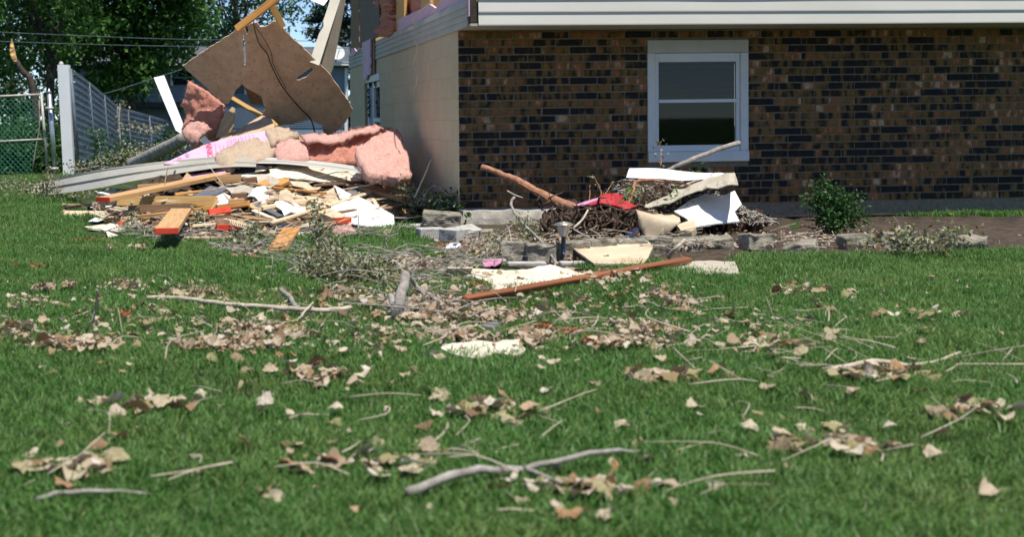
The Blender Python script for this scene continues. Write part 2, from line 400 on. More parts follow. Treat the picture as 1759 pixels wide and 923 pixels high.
def insulation_mat(name, c1, c2, c3):
    m, nt, b = nodes_of(name); v = coords(nt, 'Object', (1, 1, 1)); v2 = coords(nt, 'Object', (3, 3, 11))
    f = nz(nt, v2, 7, 8, .75); c = ramp(nt, f, [(.3, c1), (.52, c2), (.7, c3)])
    nt.links.new(c, b.inputs['Base Color']); b.inputs['Roughness'].default_value = 1.0; b.inputs['Specular IOR Level'].default_value = .05
    bump(nt, b, nz(nt, v2, 16, 8, .8), 1.0, .03); MATS[name] = m
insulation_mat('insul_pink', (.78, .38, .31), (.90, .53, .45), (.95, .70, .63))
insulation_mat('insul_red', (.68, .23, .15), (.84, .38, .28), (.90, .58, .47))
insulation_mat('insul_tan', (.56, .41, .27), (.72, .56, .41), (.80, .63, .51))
foliage('fibre_pink', [(.78, .44, .38), (.86, .60, .54), (.70, .34, .28), (.88, .70, .64)], .45, 1.0)
foliage('fibre_tan', [(.72, .56, .41), (.80, .66, .52), (.62, .46, .32)], .45, 1.0)
def foam_print_mat(): pass
def ground_mat():
    m, nt, b = nodes_of('ground_mat'); tc = nt.nodes.new('ShaderNodeTexCoord'); v = tc.outputs['Object']
    f = nz(nt, v, 1.3, 5, .6); g = ramp(nt, nz(nt, v, 30, 4), [(.3, (.022, .05, .012)), (.7, (.06, .095, .03))])
    c = mixc(nt, ramp(nt, f, [(.52, (0, 0, 0)), (.68, (.5, .5, .5))]), g, (.10, .085, .045))
    nt.links.new(c, b.inputs['Base Color']); b.inputs['Roughness'].default_value = 1; b.inputs['Specular IOR Level'].default_value = .1
    bump(nt, b, nz(nt, v, 60, 5), .8, .02); MATS['ground'] = m
ground_mat()
def glass_mat():
    m, nt, b = nodes_of('window_glass'); g = N(nt, 'ShaderNodeBsdfGlossy', i_Roughness=.02); g.inputs[0].default_value = (.5, .53, .56, 1)
    t = nt.nodes.new('ShaderNodeBsdfTransparent'); t.inputs[0].default_value = (.45, .47, .47, 1); fr = N(nt, 'ShaderNodeFresnel', i_IOR=1.5); mx = nt.nodes.new('ShaderNodeMixShader')
    nt.links.new(fr.outputs[0], mx.inputs[0]); nt.links.new(t.outputs[0], mx.inputs[1]); nt.links.new(g.outputs[0], mx.inputs[2]); nt.links.new(mx.outputs[0], nt.nodes['Material Output'].inputs[0])
    MATS['glass'] = m
glass_mat()
M = MATS
# ------------------------------------------------------------------ ground
def build_ground():
    s = np.linspace(-1, 1, 190); xs = 420 * np.sinh(6.2 * s) / np.sinh(6.2); ys = 9 + xs
    V = np.array([(x, y, terrain(x, y)) for y in ys for x in xs]); n = len(xs)
    i = np.arange(n - 1); a = (i[:, None] * n + i[None, :]).ravel()
    Fc = np.stack([a, a + 1, a + n + 1, a + n], 1)
    tag(np_obj('lawn_ground', V, Fc, M['ground'], smooth=True), kind='structure')
build_ground()

# ------------------------------------------------------------------ the damaged brick house
HA = math.atan(255 / F_PX)
HO = G(790, 388, 0.0); HU = Vector((math.cos(HA), math.sin(HA), 0)); HV = Vector((-math.sin(HA), math.cos(HA), 0)); HZ = Vector((0, 0, 1))
def H(u, v, z): return HO + HU * u + HV * v + HZ * z
def hbox(name, u0, u1, v0, v1, z0, z1, m, parent, b=0.0, jit=0.0):
    c = H((u0 + u1) / 2, (v0 + v1) / 2, (z0 + z1) / 2); hu, hv, hz = (u1 - u0) / 2, (v1 - v0) / 2, (z1 - z0) / 2
    return place(name, bevel_mesh(name, -hu, hu, -hv, hv, -hz, hz, b, m, jit=jit), frame_mat(c, HU, HZ), parent)
def side_plane(u0):                      # a plane parallel to the left wall
    q = H(u0, 0, 0)
    def f(px, py):
        r = ray(px, py); return CAM + r * ((q - CAM).dot(HU) / r.dot(HU))
    return f
def front_plane(v0):
    q = H(0, v0, 0)
    def f(px, py):
        r = ray(px, py); return CAM + r * ((q - CAM).dot(HV) / r.dot(HV))
    return f
house = thing('brick_house', HO, 'damaged house with dark mottled brick front and torn open upper storey', 'house')
ZB, ZT, UL, VL = 0.16, 1.80, 7.0, 9.4
W0, W1, WZ0, WZ1 = 1.80, 2.78, 0.56, 1.71
wall = hbox('brick_wall', 0.012, UL, 0.010, 0.20, 0.02, ZT + .01, M['mortar'], house)
# cut the window: rebuild the wall backing as four pieces joined
def wall_piece(u0, u1, z0, z1):
    v, f = box_vf(u0, u1, 0.010, 0.20, z0, z1); return [H(*q) for q in v], f
bpy.data.objects.remove(wall)
V, Fc = join_vf([wall_piece(.012, W0, .02, ZT + .01), wall_piece(W1, UL, .02, ZT + .01), wall_piece(W0, W1, .02, WZ0), wall_piece(W0, W1, WZ1, ZT + .01)])
wall = mesh_obj('brick_wall', V, Fc, M['mortar'], house)
NB = 23; CH = (ZT - ZB) / NB; BL, JT = 0.265, 0.0135
brick_meshes = {}
def brick_mesh(L, k):
    key = (round(L, 2), k)
    if key not in brick_meshes:
        brick_meshes[key] = bevel_mesh('brick', -L / 2, L / 2, -.05, .05, -(CH - JT) / 2, (CH - JT) / 2, .004, M['brick'], jit=.0016)
    return brick_meshes[key]
far_bricks = []; nparts = 0
for r in range(NB):
    z = ZB + (r + .5) * CH; u = -BL / 2 if r % 2 else 0.0
    u -= 0.0
    while u < UL - .1:
        a, b = max(u, 0.004), u + BL - JT; u += BL
        segs = [(a, b)]
        if WZ0 - .03 < z < WZ1 + .03:
            segs = []
            if a < W0 - .02: segs.append((a, min(b, W0 - .006)))
            if b > W1 + .02: segs.append((max(a, W1 + .006), b))
        for (p, q) in segs:
            if q - p < .03: continue
            c = H((p + q) / 2, 0.052 + random.uniform(-.003, .003), z + random.uniform(-.0012, .0012))
            if p < 2.9 and nparts < 299:
                place('brick', brick_mesh(q - p, random.randrange(3)), frame_mat(c, HU + HZ * random.uniform(-.006, .006), HZ), wall); nparts += 1
            else:
                vv, ff = box_vf(p, q, 0.002, .1, z - (CH - JT) / 2, z + (CH - JT) / 2); far_bricks.append(([H(*k) for k in vv], ff))
if far_bricks:
    V, Fc = join_vf(far_bricks)
    tag(mesh_obj('far_brickwork', V, Fc, M['brick'], wall), kind='stuff')
# left wall of painted concrete blocks
lw0 = side_plane(0)
def vz(px, py):
    p = lw0(px, py) - HO; return p.dot(HV), p.z
LWV0, LWZT = vz(652, 135)[0], vz(652, 137)[1]; LWV1 = vz(626, 140)[0]
def lw_piece(v0, v1, z0, z1):
    v, f = box_vf(0.0022, .20, v0, v1, z0, z1); return [H(*q) for q in v], f
V, Fc = join_vf([lw_piece(.014, LWV0, -.3, 1.83), lw_piece(LWV1, VL, -.3, 1.83), lw_piece(LWV0, LWV1, LWZT, 1.83), lw_piece(LWV0, LWV1, -.3, .35)])
bw = mesh_obj('block_wall', V, Fc, M['block_joint'], house)
bmesh_cache = {}
for r in range(10):
    z0 = -.03 - .2032 + r * .2032; z1 = min(z0 + .2032, 1.815)
    if z1 - z0 < .05: continue
    v = 0.0 if r % 2 else -.203
    while v < VL - .02:
        a, b = max(v, .014), min(v + .406, VL); v += .406
        segs = [(a, b)]
        if z1 > .37 and z0 < LWZT - .02:
            segs = [s for s in ((a, min(b, LWV0)), (max(a, LWV1), b)) if s[1] - s[0] > .05]
        for (p, q) in segs:
            key = (round(q - p, 3), round(z1 - z0, 3))
            if key not in bmesh_cache:
                bmesh_cache[key] = bevel_mesh('block', -.05, .05, -(q - p) / 2 + .0016, (q - p) / 2 - .0016, -(z1 - z0) / 2 + .0016, (z1 - z0) / 2 - .0016, .0016, M['block_paint'])
            place('block', bmesh_cache[key], frame_mat(H(.05 + random.uniform(-.0005, .0005), (p + q) / 2, (z0 + z1) / 2), HU, HZ), bw)
# small window in the left wall, white frame with black scrollwork
sw = hbox('side_window', .06, .10, LWV0, LWV1, .35, LWZT, M['neighbour_dark'], house)
hbox('lintel', -.02, .10, LWV0 - .1, LWV1 - .35, LWZT - .005, LWZT + .085, M['trim_white'], sw)
vm = LWV0 + (LWV1 - LWV0) * .52
for (a, b, z0, z1) in ((LWV0, LWV0 + .06, .35, LWZT - .01), (vm - .05, vm + .04, .35, LWZT - .01), (LWV1 - .3, LWV1 - .2, .35, LWZT - .01), (LWV0 + .06, vm - .05, LWZT - .09, LWZT - .01), (LWV0 + .06, vm - .05, .96, 1.02)):
    hbox('frame', .02, .062, a, b, z0, z1, M['trim_white'], sw, .004)
hbox('door_panel', .03, .058, vm + .04, LWV1 - .3, .35, LWZT - .05, M['deck_board'], sw)
scr = []
rng = random.Random(3)
for c0 in (LWV0 + .35, vm + .35):
    for k in range(7):
        cz = 1.05 + k * .085; cv = c0 + rng.uniform(-.2, .2); rr = rng.uniform(.04, .07)
        pts = [H(.012, cv + rr * 2.2 * math.cos(t) * (1 - t / 9), cz + rr * math.sin(t) * (1 - t / 9)) for t in np.linspace(0, 5.4, 10)]
        scr.append(tube_vf(pts, .009, 4))
V, Fc = join_vf(scr); mesh_obj('scrollwork', V, Fc, M['wire_black'], sw)
# footing
def footing():
    V = []; n = 60
    for k in range(n + 1):
        u = -.01 + (1.85) * k / n; j = lambda s, q: s * noise.noise(Vector((u * 9, q, 1.7)))
        V += [H(u, -.10 + j(.02, 1), -.05), H(u, -.085 + j(.025, 2), .07 + j(.02, 8)), H(u, -.06 + j(.02, 3), .135 + j(.02, 4)), H(u, .02, .158)]
    Fc = [(4 * k + q, 4 * k + 4 + q, 4 * k + 5 + q, 4 * k + 1 + q) for k in range(n) for q in range(3)] + [(0, 1, 2, 3), (4 * n + 3, 4 * n + 2, 4 * n + 1, 4 * n)]
    mesh_obj('footing', V, Fc, M['concrete'], house)
footing()
# front window
win = hbox('front_window', W0 + .09, W1 - .09, .12, .14, WZ0 + .16, WZ1 - .19, M['neighbour_dark'], house)
tag(win, 'white double hung window half hidden by debris')
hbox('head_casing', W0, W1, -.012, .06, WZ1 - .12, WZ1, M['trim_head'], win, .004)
hbox('side_casing', W0, W0 + .075, -.010, .06, WZ0 + .1, WZ1 - .121, M['trim_white'], win, .004)
hbox('side_casing', W1 - .075, W1, -.010, .06, WZ0 + .1, WZ1 - .121, M['trim_white'], win, .004)
hbox('sill', W0, W1, -.03, .06, WZ0, WZ0 + .099, M['trim_white'], win, .006)
ga, gb = W0 + .112, W1 - .112; zr = 1.0 + (203 - 178) / 184.6
zg0, zg1 = 1.0 - (252 - 200) / 184.6, 1.0 + (203 - 107 - 3) / 184.6
for (a, b, z0, z1, dv) in ((W0 + .076, ga, WZ0 + .1, WZ1 - .122, 0), (gb, W1 - .076, WZ0 + .1, WZ1 - .122, 0), (ga, gb, zg1, WZ1 - .122, 0), (ga, gb, WZ0 + .1, zg0, 0), (ga, gb, zr - .016, zr + .016, -.012)):
    hbox('sash', a, b, .012 + dv, .055, z0, z1, M['white_vinyl'], win, .004)
hbox('pane', ga + .002, gb - .002, .030, .034, zr + .016, zg1, M['glass'], win)
hbox('pane', ga + .002, gb - .002, .042, .046, zg0, zr - .016, M['glass'], win)
for k in range(30):
    hbox('blind_slat', ga, gb, .085, .095, zr + .02 + k * .0135, zr + .026 + k * .0135, M['trim_head'] if k % 4 else M['old_wood'], win)
# overhanging upper storey: soffit, floor, siding boards
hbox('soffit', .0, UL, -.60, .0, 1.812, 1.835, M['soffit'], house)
hbox('floor_deck', .05, UL, -.55, VL - .05, 1.84, 2.03, M['old_wood'], house)
EX = 0.1165
def clap(name, a, b, out0, out1, m, z0, h, side):
    """one lap siding board with a turned-under lower edge"""
    prof = [(-.002, 0.0), (.018, 0.0), (.019, .010), (.006, h * .5), (.018, h * .5 + .001), (.019, h * .5 + .011), (.006, h + .006), (-.002, h + .006)]
    V = []; ns = 28; sd_ = random.uniform(0, 99)
    for q in range(ns + 1):
        t = a + (b - a) * q / ns; w1 = .0035 * noise.noise(Vector((t * 1.1, sd_, 0))); w2 = .0025 * noise.noise(Vector((t * .9, sd_, 5)))
        for (o, z) in prof:
            o2 = o + (w1 if o > 0 else 0)
            V.append(H(t, -.60 - o2, z0 + z + w2) if not side else H(-.0 - o2, t, z0 + z + w2))
    n = len(prof); Fc = [(i * n + k, i * n + (k + 1) % n, (i + 1) * n + (k + 1) % n, (i + 1) * n + k) for i in range(ns) for k in range(n)] + [tuple(range(n - 1, -1, -1)), tuple(range(ns * n, (ns + 1) * n))]
    return mesh_obj(name, V, Fc, m, house)
for k in range(11):
    clap('siding_board', .07, UL, .004, .026, M['siding'], 1.815 + k * EX * 2 * .97, EX * 2 * .97, False)
hbox('upper_wall', .09, UL, -.598, -.46, 1.84, 4.4, M['plywood'], house)
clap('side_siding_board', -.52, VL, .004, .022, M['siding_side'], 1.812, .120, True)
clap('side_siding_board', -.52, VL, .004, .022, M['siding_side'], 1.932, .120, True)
hbox('corner_post', .0, .055, -.60, -.50, 1.84, 4.3, M['dark_trim'], house, .005, .004)
hbox('foam_corner', -.012, .0, -.59, -.53, 1.90, 4.2, M['foam_dusk'], house)
def sp(name, poly, u, m, **kw): return sheet(name, poly, side_plane(u), m, parent=house, **kw)
sp('foam_board', [(684, 52), (682, 34), (700, 26), (716, 18), (738, 7), (748, 14), (762, -4), (803, -24), (802, 0), (716, 39), (697, 47), (691, 60)], .015, M['foam_dusk'], thick=.03, res=7, rag=1.6, amp=.01, freq=6)
sp('sheathing_panel', [(618, 80), (652, 61), (650, -30), (617, -30)], -.05, M['old_wood'], thick=.02, res=9, rag=.6)
sp('sheathing_edge', [(603, 83), (617, 81), (616, -30), (602, -30)], -.055, M['lumber_brown'], thick=.03, res=9, rag=.5)
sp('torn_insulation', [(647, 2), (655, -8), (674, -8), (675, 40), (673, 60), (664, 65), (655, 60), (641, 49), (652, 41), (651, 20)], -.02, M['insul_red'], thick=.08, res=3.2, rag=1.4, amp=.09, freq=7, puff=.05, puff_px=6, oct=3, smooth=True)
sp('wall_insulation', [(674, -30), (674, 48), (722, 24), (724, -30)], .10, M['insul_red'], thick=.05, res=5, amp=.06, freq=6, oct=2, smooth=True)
sp('inner_panel', [(724, -30), (724, 20), (775, 0), (776, -30)], .14, M['white_vinyl'], thick=.02, res=10)
sp('foam_strip', [(622, 73), (636, 66), (636, 127), (631, 129), (628, 138), (624, 136)], -.06, M['foam_dusk'], thick=.02, res=6, rag=.7)
sp('foam_strip', [(604, 76), (612, 88), (619, 83), (606, 96), (603, 92)], -.03, M['foam_dusk'], thick=.02, res=6, rag=.7)
sp('rust_strip', [(637, 66), (643, 63), (643, 126), (637, 129)], -.03, M['lumber_brown'], thick=.02, res=8)
for (x0, x1) in ((677, 691), (720, 735)):
    va, vb = vz(x1, 20)[0], vz(x0, 20)[0]; hbox('stud', .02, .06, va, vb, 2.03, 4.2, M['lumber_gold'], house, .003)
# roof edge return for the rest of the upper storey (seen only from the side)
hbox('back_wall', .2, UL, VL - .15, VL, 1.84, 4.3, M['plywood'], house)
wp = side_plane(-.07)
tag(tube('dangling_wire', [wp(741, 3), wp(718, 22), wp(712, 38), wp(713, 62), wp(717, 85), wp(712, 100), wp(711, 112), wp(716, 122), wp(716, 142), wp(710, 155)], .006, .004, M['wire_white'], sides=5),
    'white frayed wire hanging down the block wall', 'wire')

# ------------------------------------------------------------------ neighbour's house, dish, deck
ND = 52.0
nh = thing('neighbour_house', D(420, 240, ND), 'blue grey house with dark roof and raised deck behind the trees', 'house')
npl = lambda off=0.0: (lambda px, py: D(px, py, ND + off))
def nb(name, x0, x1, y0, y1, off, dep, m, parent=nh):
    P = [D(x, y, ND + off) for (x, y) in ((x0, y1), (x1, y1), (x1, y0), (x0, y0))]; Q = [p + Vector((0, dep, 0)) for p in P]
    return mesh_obj(name, P + Q, [(0, 1, 2, 3), (7, 6, 5, 4), (0, 4, 5, 1), (1, 5, 6, 2), (2, 6, 7, 3), (3, 7, 4, 0)], m, parent)
nb('wall', 130, 598, 112, 275, 0, 6, M['neighbour_siding'])
for k in range(32): nb('siding_course', 130, 592, 113 + k * 3.4, 113.7 + k * 3.4, -.03, .03, M['deck_board'])
nb('corner_board', 592, 597, 114, 272, -.06, .06, M['trim_white'])
nb('eave', 120, 603, 106, 112, -.6, .7, M['trim_white'])
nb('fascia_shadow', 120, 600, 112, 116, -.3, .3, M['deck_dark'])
rp = [D(118, 107, ND - .62), D(604, 107, ND - .62), D(600, 80, ND + 4), D(122, 80, ND + 4), D(600, 107, ND + 8), D(122, 107, ND + 8)]
mesh_obj('roof', rp, [(0, 1, 2, 3), (3, 2, 4, 5), (0, 3, 5), (1, 4, 2)], M['neighbour_roof'], nh)
for (x0, x1, y0, y1) in ((297, 330, 121, 145), (392, 420, 124, 160), (470, 492, 124, 165)):
    w = nb('window', x0, x1, y0, y1, -.05, .05, M['neighbour_dark']); nb('frame', x0 - 4, x0, y0 - 2, y1 + 2, -.09, .08, M['trim_white'], w); nb('frame', x1, x1 + 3, y0 - 2, y1 + 2, -.09, .08, M['trim_white'], w)
    nb('rail', x0, x1, (y0 + y1) / 2 - .8, (y0 + y1) / 2 + .8, -.09, .05, M['deck_board'], w)
for y in (151, 160, 169): nb('deck_rail', 120, 300, y, y + 4.6, -3.4, .06, M['deck_board'])
for x in (150, 203, 246, 290): nb('deck_post', x, x + 3, 148, 230, -3.3, .12, M['deck_dark'])
nb('deck_floor', 120, 312, 175, 184, -3.3, 3.3, M['deck_dark'])
dish = thing('satellite_dish', D(577, 106, ND - .4), 'small white satellite dish on the grey neighbouring roof', 'satellite dish')
V = []; Fc = []
dc = D(578, 90, ND - .7); nn = Vector((.35, -1, .3)).normalized(); ax = nn.cross(Vector((0, 0, 1))).normalized(); ay = ax.cross(nn)
for i in range(4):
    for k in range(18):
        a = 2 * math.pi * k / 18; rr = .27 * i / 3 + .003
        V.append(dc + ax * math.cos(a) * rr * 1.15 + ay * math.sin(a) * rr + nn * (.35 * (rr ** 2)))
for i in range(3):
    for k in range(18): Fc.append((i * 18 + k, i * 18 + (k + 1) % 18, (i + 1) * 18 + (k + 1) % 18, (i + 1) * 18 + k))
mesh_obj('reflector', V, Fc, M['trim_white'], dish, True)
tube('mast', [D(577, 107, ND - .4), D(577, 92, ND - .6)], .025, .025, M['deck_dark'], dish, 6, 1)
tube('feed_arm', [dc - ay * .2, dc + nn * .35], .012, .012, M['deck_dark'], dish, 5, 1)

# ------------------------------------------------------------------ fences at the far left
FPD = gd(110, 298)
def vpost(name, x, y0, y1, d, r, m, parent=None, lean=0.0, sides=10):
    return tube(name, [D(x + lean, y1, d), D(x, y0, d)], r, r, m, parent, sides, 1)
wpo = thing('fence_post', D(109, 298, FPD), 'tall square white post at the near end of the slatted fence', 'post')
a = [D(x, y, FPD) for (x, y) in ((108.5, 299), (126.5, 299), (117.5, 111), (98.5, 111))]
b_ = [p + Vector((0, .18, 0)) for p in a]
mesh_obj('shaft', a + b_, [(0, 1, 2, 3), (7, 6, 5, 4), (0, 4, 5, 1), (1, 5, 6, 2), (2, 6, 7, 3), (3, 7, 4, 0)], M['white_vinyl'], wpo)
tube('cap', [D(105, 111, FPD + .09), D(105, 108, FPD + .09), D(105, 105.5, FPD + .09)], .055, .03, M['rusty_galv'], wpo, 12, 2)
FP = [(121, 119, 298, FPD + .1), (152, 141, 296, 30.5), (178, 163, 290, 34), (200, 182, 286, 38), (219, 189, 282, 41), (256, 199, 279, 44), (297, 211, 276, 48), (330, 218, 272, 51)]
fe = thing('slat_fence', D(121, 298, FPD), 'blue grey chain link fence with woven slats running behind the debris', 'fence')
tops = [D(x, y, d) for (x, y, b, d) in FP]; bots = []
for (x, y, b, d) in FP:
    t = D(x, y, d); bots.append(Vector((t.x + .12, t.y, t.z - 1.86)))
for i in range(len(FP)):
    tube('post', [bots[i], tops[i]], .035, .035, M['fence_pipe'], fe, 8, 1)
for i in range(len(FP) - 1):
    tube('top_rail', [tops[i], tops[i + 1]], .022, .022, M['fence_pipe'], fe, 6, 1)
    parts = []
    ns = 26
    for k in range(ns):
        z0, z1 = k / ns + .004, (k + .90) / ns + .004
        p = [bots[i].lerp(tops[i], z0), bots[i + 1].lerp(tops[i + 1], z0), bots[i + 1].lerp(tops[i + 1], z1), bots[i].lerp(tops[i], z1)]
        off = Vector((.012 * (1 if k % 2 else -1), .012, 0)); p = [q + off for q in p]; q2 = [q + Vector((.004, .012, 0)) for q in p]
        parts.append((p + q2, [(0, 1, 2, 3), (7, 6, 5, 4), (3, 2, 6, 7), (0, 4, 5, 1)]))
    V, Fc = join_vf(parts); tag(mesh_obj('slat_panel', V, Fc, M['fence_slat'], fe), kind='stuff')
gate = thing('chain_link_gate', D(70, 300, 27), 'green chain link gate with pale metal frame at the far left', 'gate')
GD = 26.8
gt = lambda x, y: D(x, y, GD)
tube('top_rail', [gt(-60, 168), gt(72, 162)], .022, .022, M['rusty_galv'], gate, 8, 1)
tube('middle_rail', [gt(-60, 246), gt(76, 239)], .018, .018, M['rusty_galv'], gate, 8, 1)
tube('stile', [gt(70.5, 158), gt(82, 298)], .026, .026, M['rusty_galv'], gate, 8, 1)
tube('tension_bar', [gt(67, 172), gt(68, 215), gt(62, 250), gt(55, 296)], .012, .012, M['bark_grey'], gate, 5, 2)
wires = []
for k in range(-26, 26):
    for s in (1, -1):
        x0 = k * 9.0; y0, y1 = 170, 298; pts = []
        for q in range(2):
            y = (y0, y1)[q]; x = x0 + s * (y - y0) * .95; pts.append((x, y))
        (xa, ya), (xb, yb) = pts
        def clip(xa, ya, xb, yb):
            lim = lambda y: 68 if y < 215 else 68 - (y - 215) * .155
            out = [(xa + (xb - xa) * t, ya + (yb - ya) * t) for t in np.linspace(0, 1, 33)]
            return [p for p in out if -60 < p[0] < lim(p[1])]
        c = clip(xa, ya, xb, yb)
        if len(c) > 1: wires.append(tube_vf([gt(*c[0]) + Vector((0, .006 * s, 0)), gt(*c[-1]) + Vector((0, .006 * s, 0))], .0055, 4))
V, Fc = join_vf(wires); tag(mesh_obj('wire_mesh', V, Fc, M['green_wire'], gate), kind='stuff')
gp = thing('gate_post', D(92, 300, 26.7), 'round galvanised gate post with pointed cap beside the white post', 'post')
tube('pipe', [D(95, 301, 26.7), D(84.5, 160, 26.7)], .045, .045, M['galv'], gp, 12, 1)
tube('cap', [D(84.5, 160, 26.7), D(84.2, 156, 26.7), D(84, 151, 26.7)], .052, .006, M['galv'], gp, 12, 1)
for y in (186, 290): tube('hinge', [D(78 + (y - 186) * .08, y, 26.6), D(92 + (y - 186) * .08, y, 26.6)], .03, .03, M['rusty_galv'], gp, 8, 1)

# ------------------------------------------------------------------ trees and hedge
def leaf_cloud(centres, spread, n, size, rng, flat=.8):
    C = np.repeat(np.array(centres), n, 0); k = len(C)
    sp_ = np.repeat(np.array(spread), n)
    P = C + rng.normal(size=(k, 3)) * sp_[:, None] * np.array([1, 1, flat])
    A = rng.normal(size=(k, 3)); A /= np.linalg.norm(A, axis=1)[:, None]
    Nn = rng.normal(size=(k, 3)) + np.array([0, 0, 1.1]); Bv = np.cross(Nn, A); Bv /= np.linalg.norm(Bv, axis=1)[:, None] + 1e-9
    s = size * rng.uniform(.6, 1.35, k)[:, None]
    V = np.stack([P - A * s, P + Bv * s * .55, P + A * s, P - Bv * s * .55], 1).reshape(-1, 3)
    Fc = np.arange(k * 4).reshape(-1, 4); return V, Fc
def tree(name, label, base, trunk_top, centre, radii, nclump, nleaf, size, leafm, barkm, seed, tr, cl=.35, group=None, drop=None):
    rng = np.random.default_rng(seed); rd = random.Random(seed)
    t = thing(name, base, label, 'tree', group)
    cs = []
    while len(cs) < nclump:
        q = rng.uniform(-1, 1, 3); r = np.linalg.norm(q)
        if r > 1 or (r < .35 and rng.random() < .6): continue
        p = np.array(centre) + q * np.array(radii)
        if drop and drop(p): continue
        cs.append(p)
    V, Fc = leaf_cloud(cs, rng.uniform(cl * .6, cl * 1.3, nclump), nleaf, size, rng)
    np_obj('crown', V, Fc, leafm, t)
    mid = Vector(base).lerp(Vector(trunk_top), .5) + Vector((rd.uniform(-.1, .1), 0, 0))
    tube('trunk', [base, mid, trunk_top], tr, tr * .5, barkm, t, 9, 5, .02, .08)
    limbs = []
    for k in range(min(26, nclump)):
        e = Vector(cs[k * (nclump // min(26, nclump))]); f = rd.uniform(.35, .95); s = Vector(base).lerp(Vector(trunk_top), f)
        m_ = s.lerp(e, .5) + Vector((rd.uniform(-.3, .3), rd.uniform(-.3, .3), rd.uniform(0, .5)))
        p = smooth_path([s, m_, e], 4, .03); limbs.append(tube_vf(p, [tr * .32 * (1 - .85 * i / (len(p) - 1)) for i in range(len(p))], 5))
    V, Fc = join_vf(limbs); mesh_obj('limbs', V, Fc, barkm, t, True)
    return t
def gz(p): return Vector((p.x, p.y, terrain(p.x, p.y)))
def at_ground(px, d): p = D(px, 250, d); return Vector((p.x, p.y, terrain(p.x, p.y) - .05))
b1 = at_ground(225, 47); tree('maple_tree', 'big dense green maple hanging over the slatted fence', b1, b1 + Vector((0, 0, 8.5)), D(200, 40, 47) + Vector((0, 0, 1.9)), (3.2, 2.8, 4.6), 330, 150, .10, M['leaf_maple'], M['bark_dark'], 11, .2, .38)
b2 = at_ground(85, 40); tree('shade_tree', 'tall thin crowned tree with dark straight trunk behind the gate', b2, D(88, -120, 40), D(45, 5, 40) + Vector((0, 0, 1.2)), (2.4, 2.2, 3.6), 120, 110, .085, M['leaf_maple'], M['bark_dark'], 12, .16, .32)
rngt = np.random.default_rng(77); cs = []
for k in range(420): p = D(rngt.uniform(-420, 700), 215, rngt.uniform(84, 92)); cs.append((p.x, p.y, rngt.uniform(-2.6, 2.6)))
V, Fc = leaf_cloud(cs, [.6] * 420, 45, .2, rngt); tag(np_obj('distant_treeline', V, Fc, M['leaf_far']), 'distant dark band of trees behind the fences', 'trees', kind='stuff')
b3 = at_ground(400, 62); tree('locust_tree', 'airy tree with sky showing through behind the standing board', b3, b3 + Vector((.3, 0, 9.5)), D(400, 0, 62) + Vector((0, 0, 1.6)), (3.3, 2.2, 4.3), 120, 70, .10, M['leaf_far'], M['bark_dark'], 13, .2, .40)
b4 = at_ground(588, 66); t4 = thing('pine_tree', b4, 'dark needled pine beside the upper wall of the brick house', 'tree')
tube('trunk', [b4, b4 + Vector((.1, 0, 13))], .2, .06, M['bark_dark'], t4, 8, 4)
rngp = np.random.default_rng(5); cs = []; sp_ = []
for k in range(150):
    h = rngp.uniform(.18, 1); r = (1 - h) * 1.5 + .9; an = rngp.uniform(0, 2 * math.pi); rr = r * rngp.uniform(.2, 1)
    cs.append((b4.x + rr * math.cos(an), b4.y + rr * math.sin(an), b4.z + h * 13)); sp_.append(.22)
V, Fc = leaf_cloud(cs, sp_, 150, .09, rngp, .5); np_obj('crown', V, Fc, M['needle'], t4)
b5 = at_ground(20, 58); tree('far_tree', 'green tree far behind the gate with sky gaps', b5, b5 + Vector((0, 0, 7)), D(-20, 110, 58), (3.4, 2, 3.0), 75, 90, .10, M['leaf_far'], M['bark_dark'], 15, .15, .4)
b6 = at_ground(300, 70); tree('far_tree', 'row of foliage closing the view behind the neighbouring roof', b6, b6 + Vector((0, 0, 8)), D(270, 80, 70), (4.2, 2, 2.4), 100, 90, .12, M['leaf_far'], M['bark_dark'], 16, .2, .5)
sn = thing('broken_tree', at_ground(60, 36), 'splintered bare tree stub leaning above the gate', 'tree')
tube('trunk', [at_ground(72, 36), D(56, 150, 36), D(38, 122, 36), D(24, 98, 36)], .11, .055, M['bark_dark'], sn, 9, 4, .01, .08)
sheet('split_wood', [(19, 66), (23, 80), (27, 98), (28, 106), (23, 105), (17, 92), (17, 78)], lambda x, y: D(x, y, 35.9), M['raw_wood'], thick=.10, res=4, rag=.6, amp=.05, freq=9, parent=sn)
hp = thing('hedge', at_ground(30, 31), 'dark green hedge behind the chain link gate', 'hedge')
rngh = np.random.default_rng(8); cs = []
for k in range(150): p = D(rngh.uniform(-90, 118), 250, rngh.uniform(30.5, 33)); cs.append((p.x, p.y, terrain(p.x, p.y) + rngh.uniform(.05, 1.15)))
V, Fc = leaf_cloud(cs, [.17] * 150, 130, .05, rngh); np_obj('foliage', V, Fc, M['hedge_leaf'], hp)
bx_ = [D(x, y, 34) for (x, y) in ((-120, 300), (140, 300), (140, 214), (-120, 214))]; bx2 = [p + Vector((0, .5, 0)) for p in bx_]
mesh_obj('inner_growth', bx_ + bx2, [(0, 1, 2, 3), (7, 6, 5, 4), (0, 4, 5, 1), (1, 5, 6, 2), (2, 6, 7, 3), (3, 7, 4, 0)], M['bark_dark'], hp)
for k, (y0, y1) in enumerate(((54, 67), (70.5, 79))):
    tag(tube('power_line', [D(-60, y0 - 2, 34.2), D(150, (y0 + y1) / 2 + 1, 34.2), D(330, y1 + .5, 34.2), D(660, y1 + 4, 34.2)], .008, .008, M['fence_slat'], sides=4),
        ('upper' if k == 0 else 'lower') + ' thin overhead wire crossing in front of the maple', 'wire', 'overhead wires')
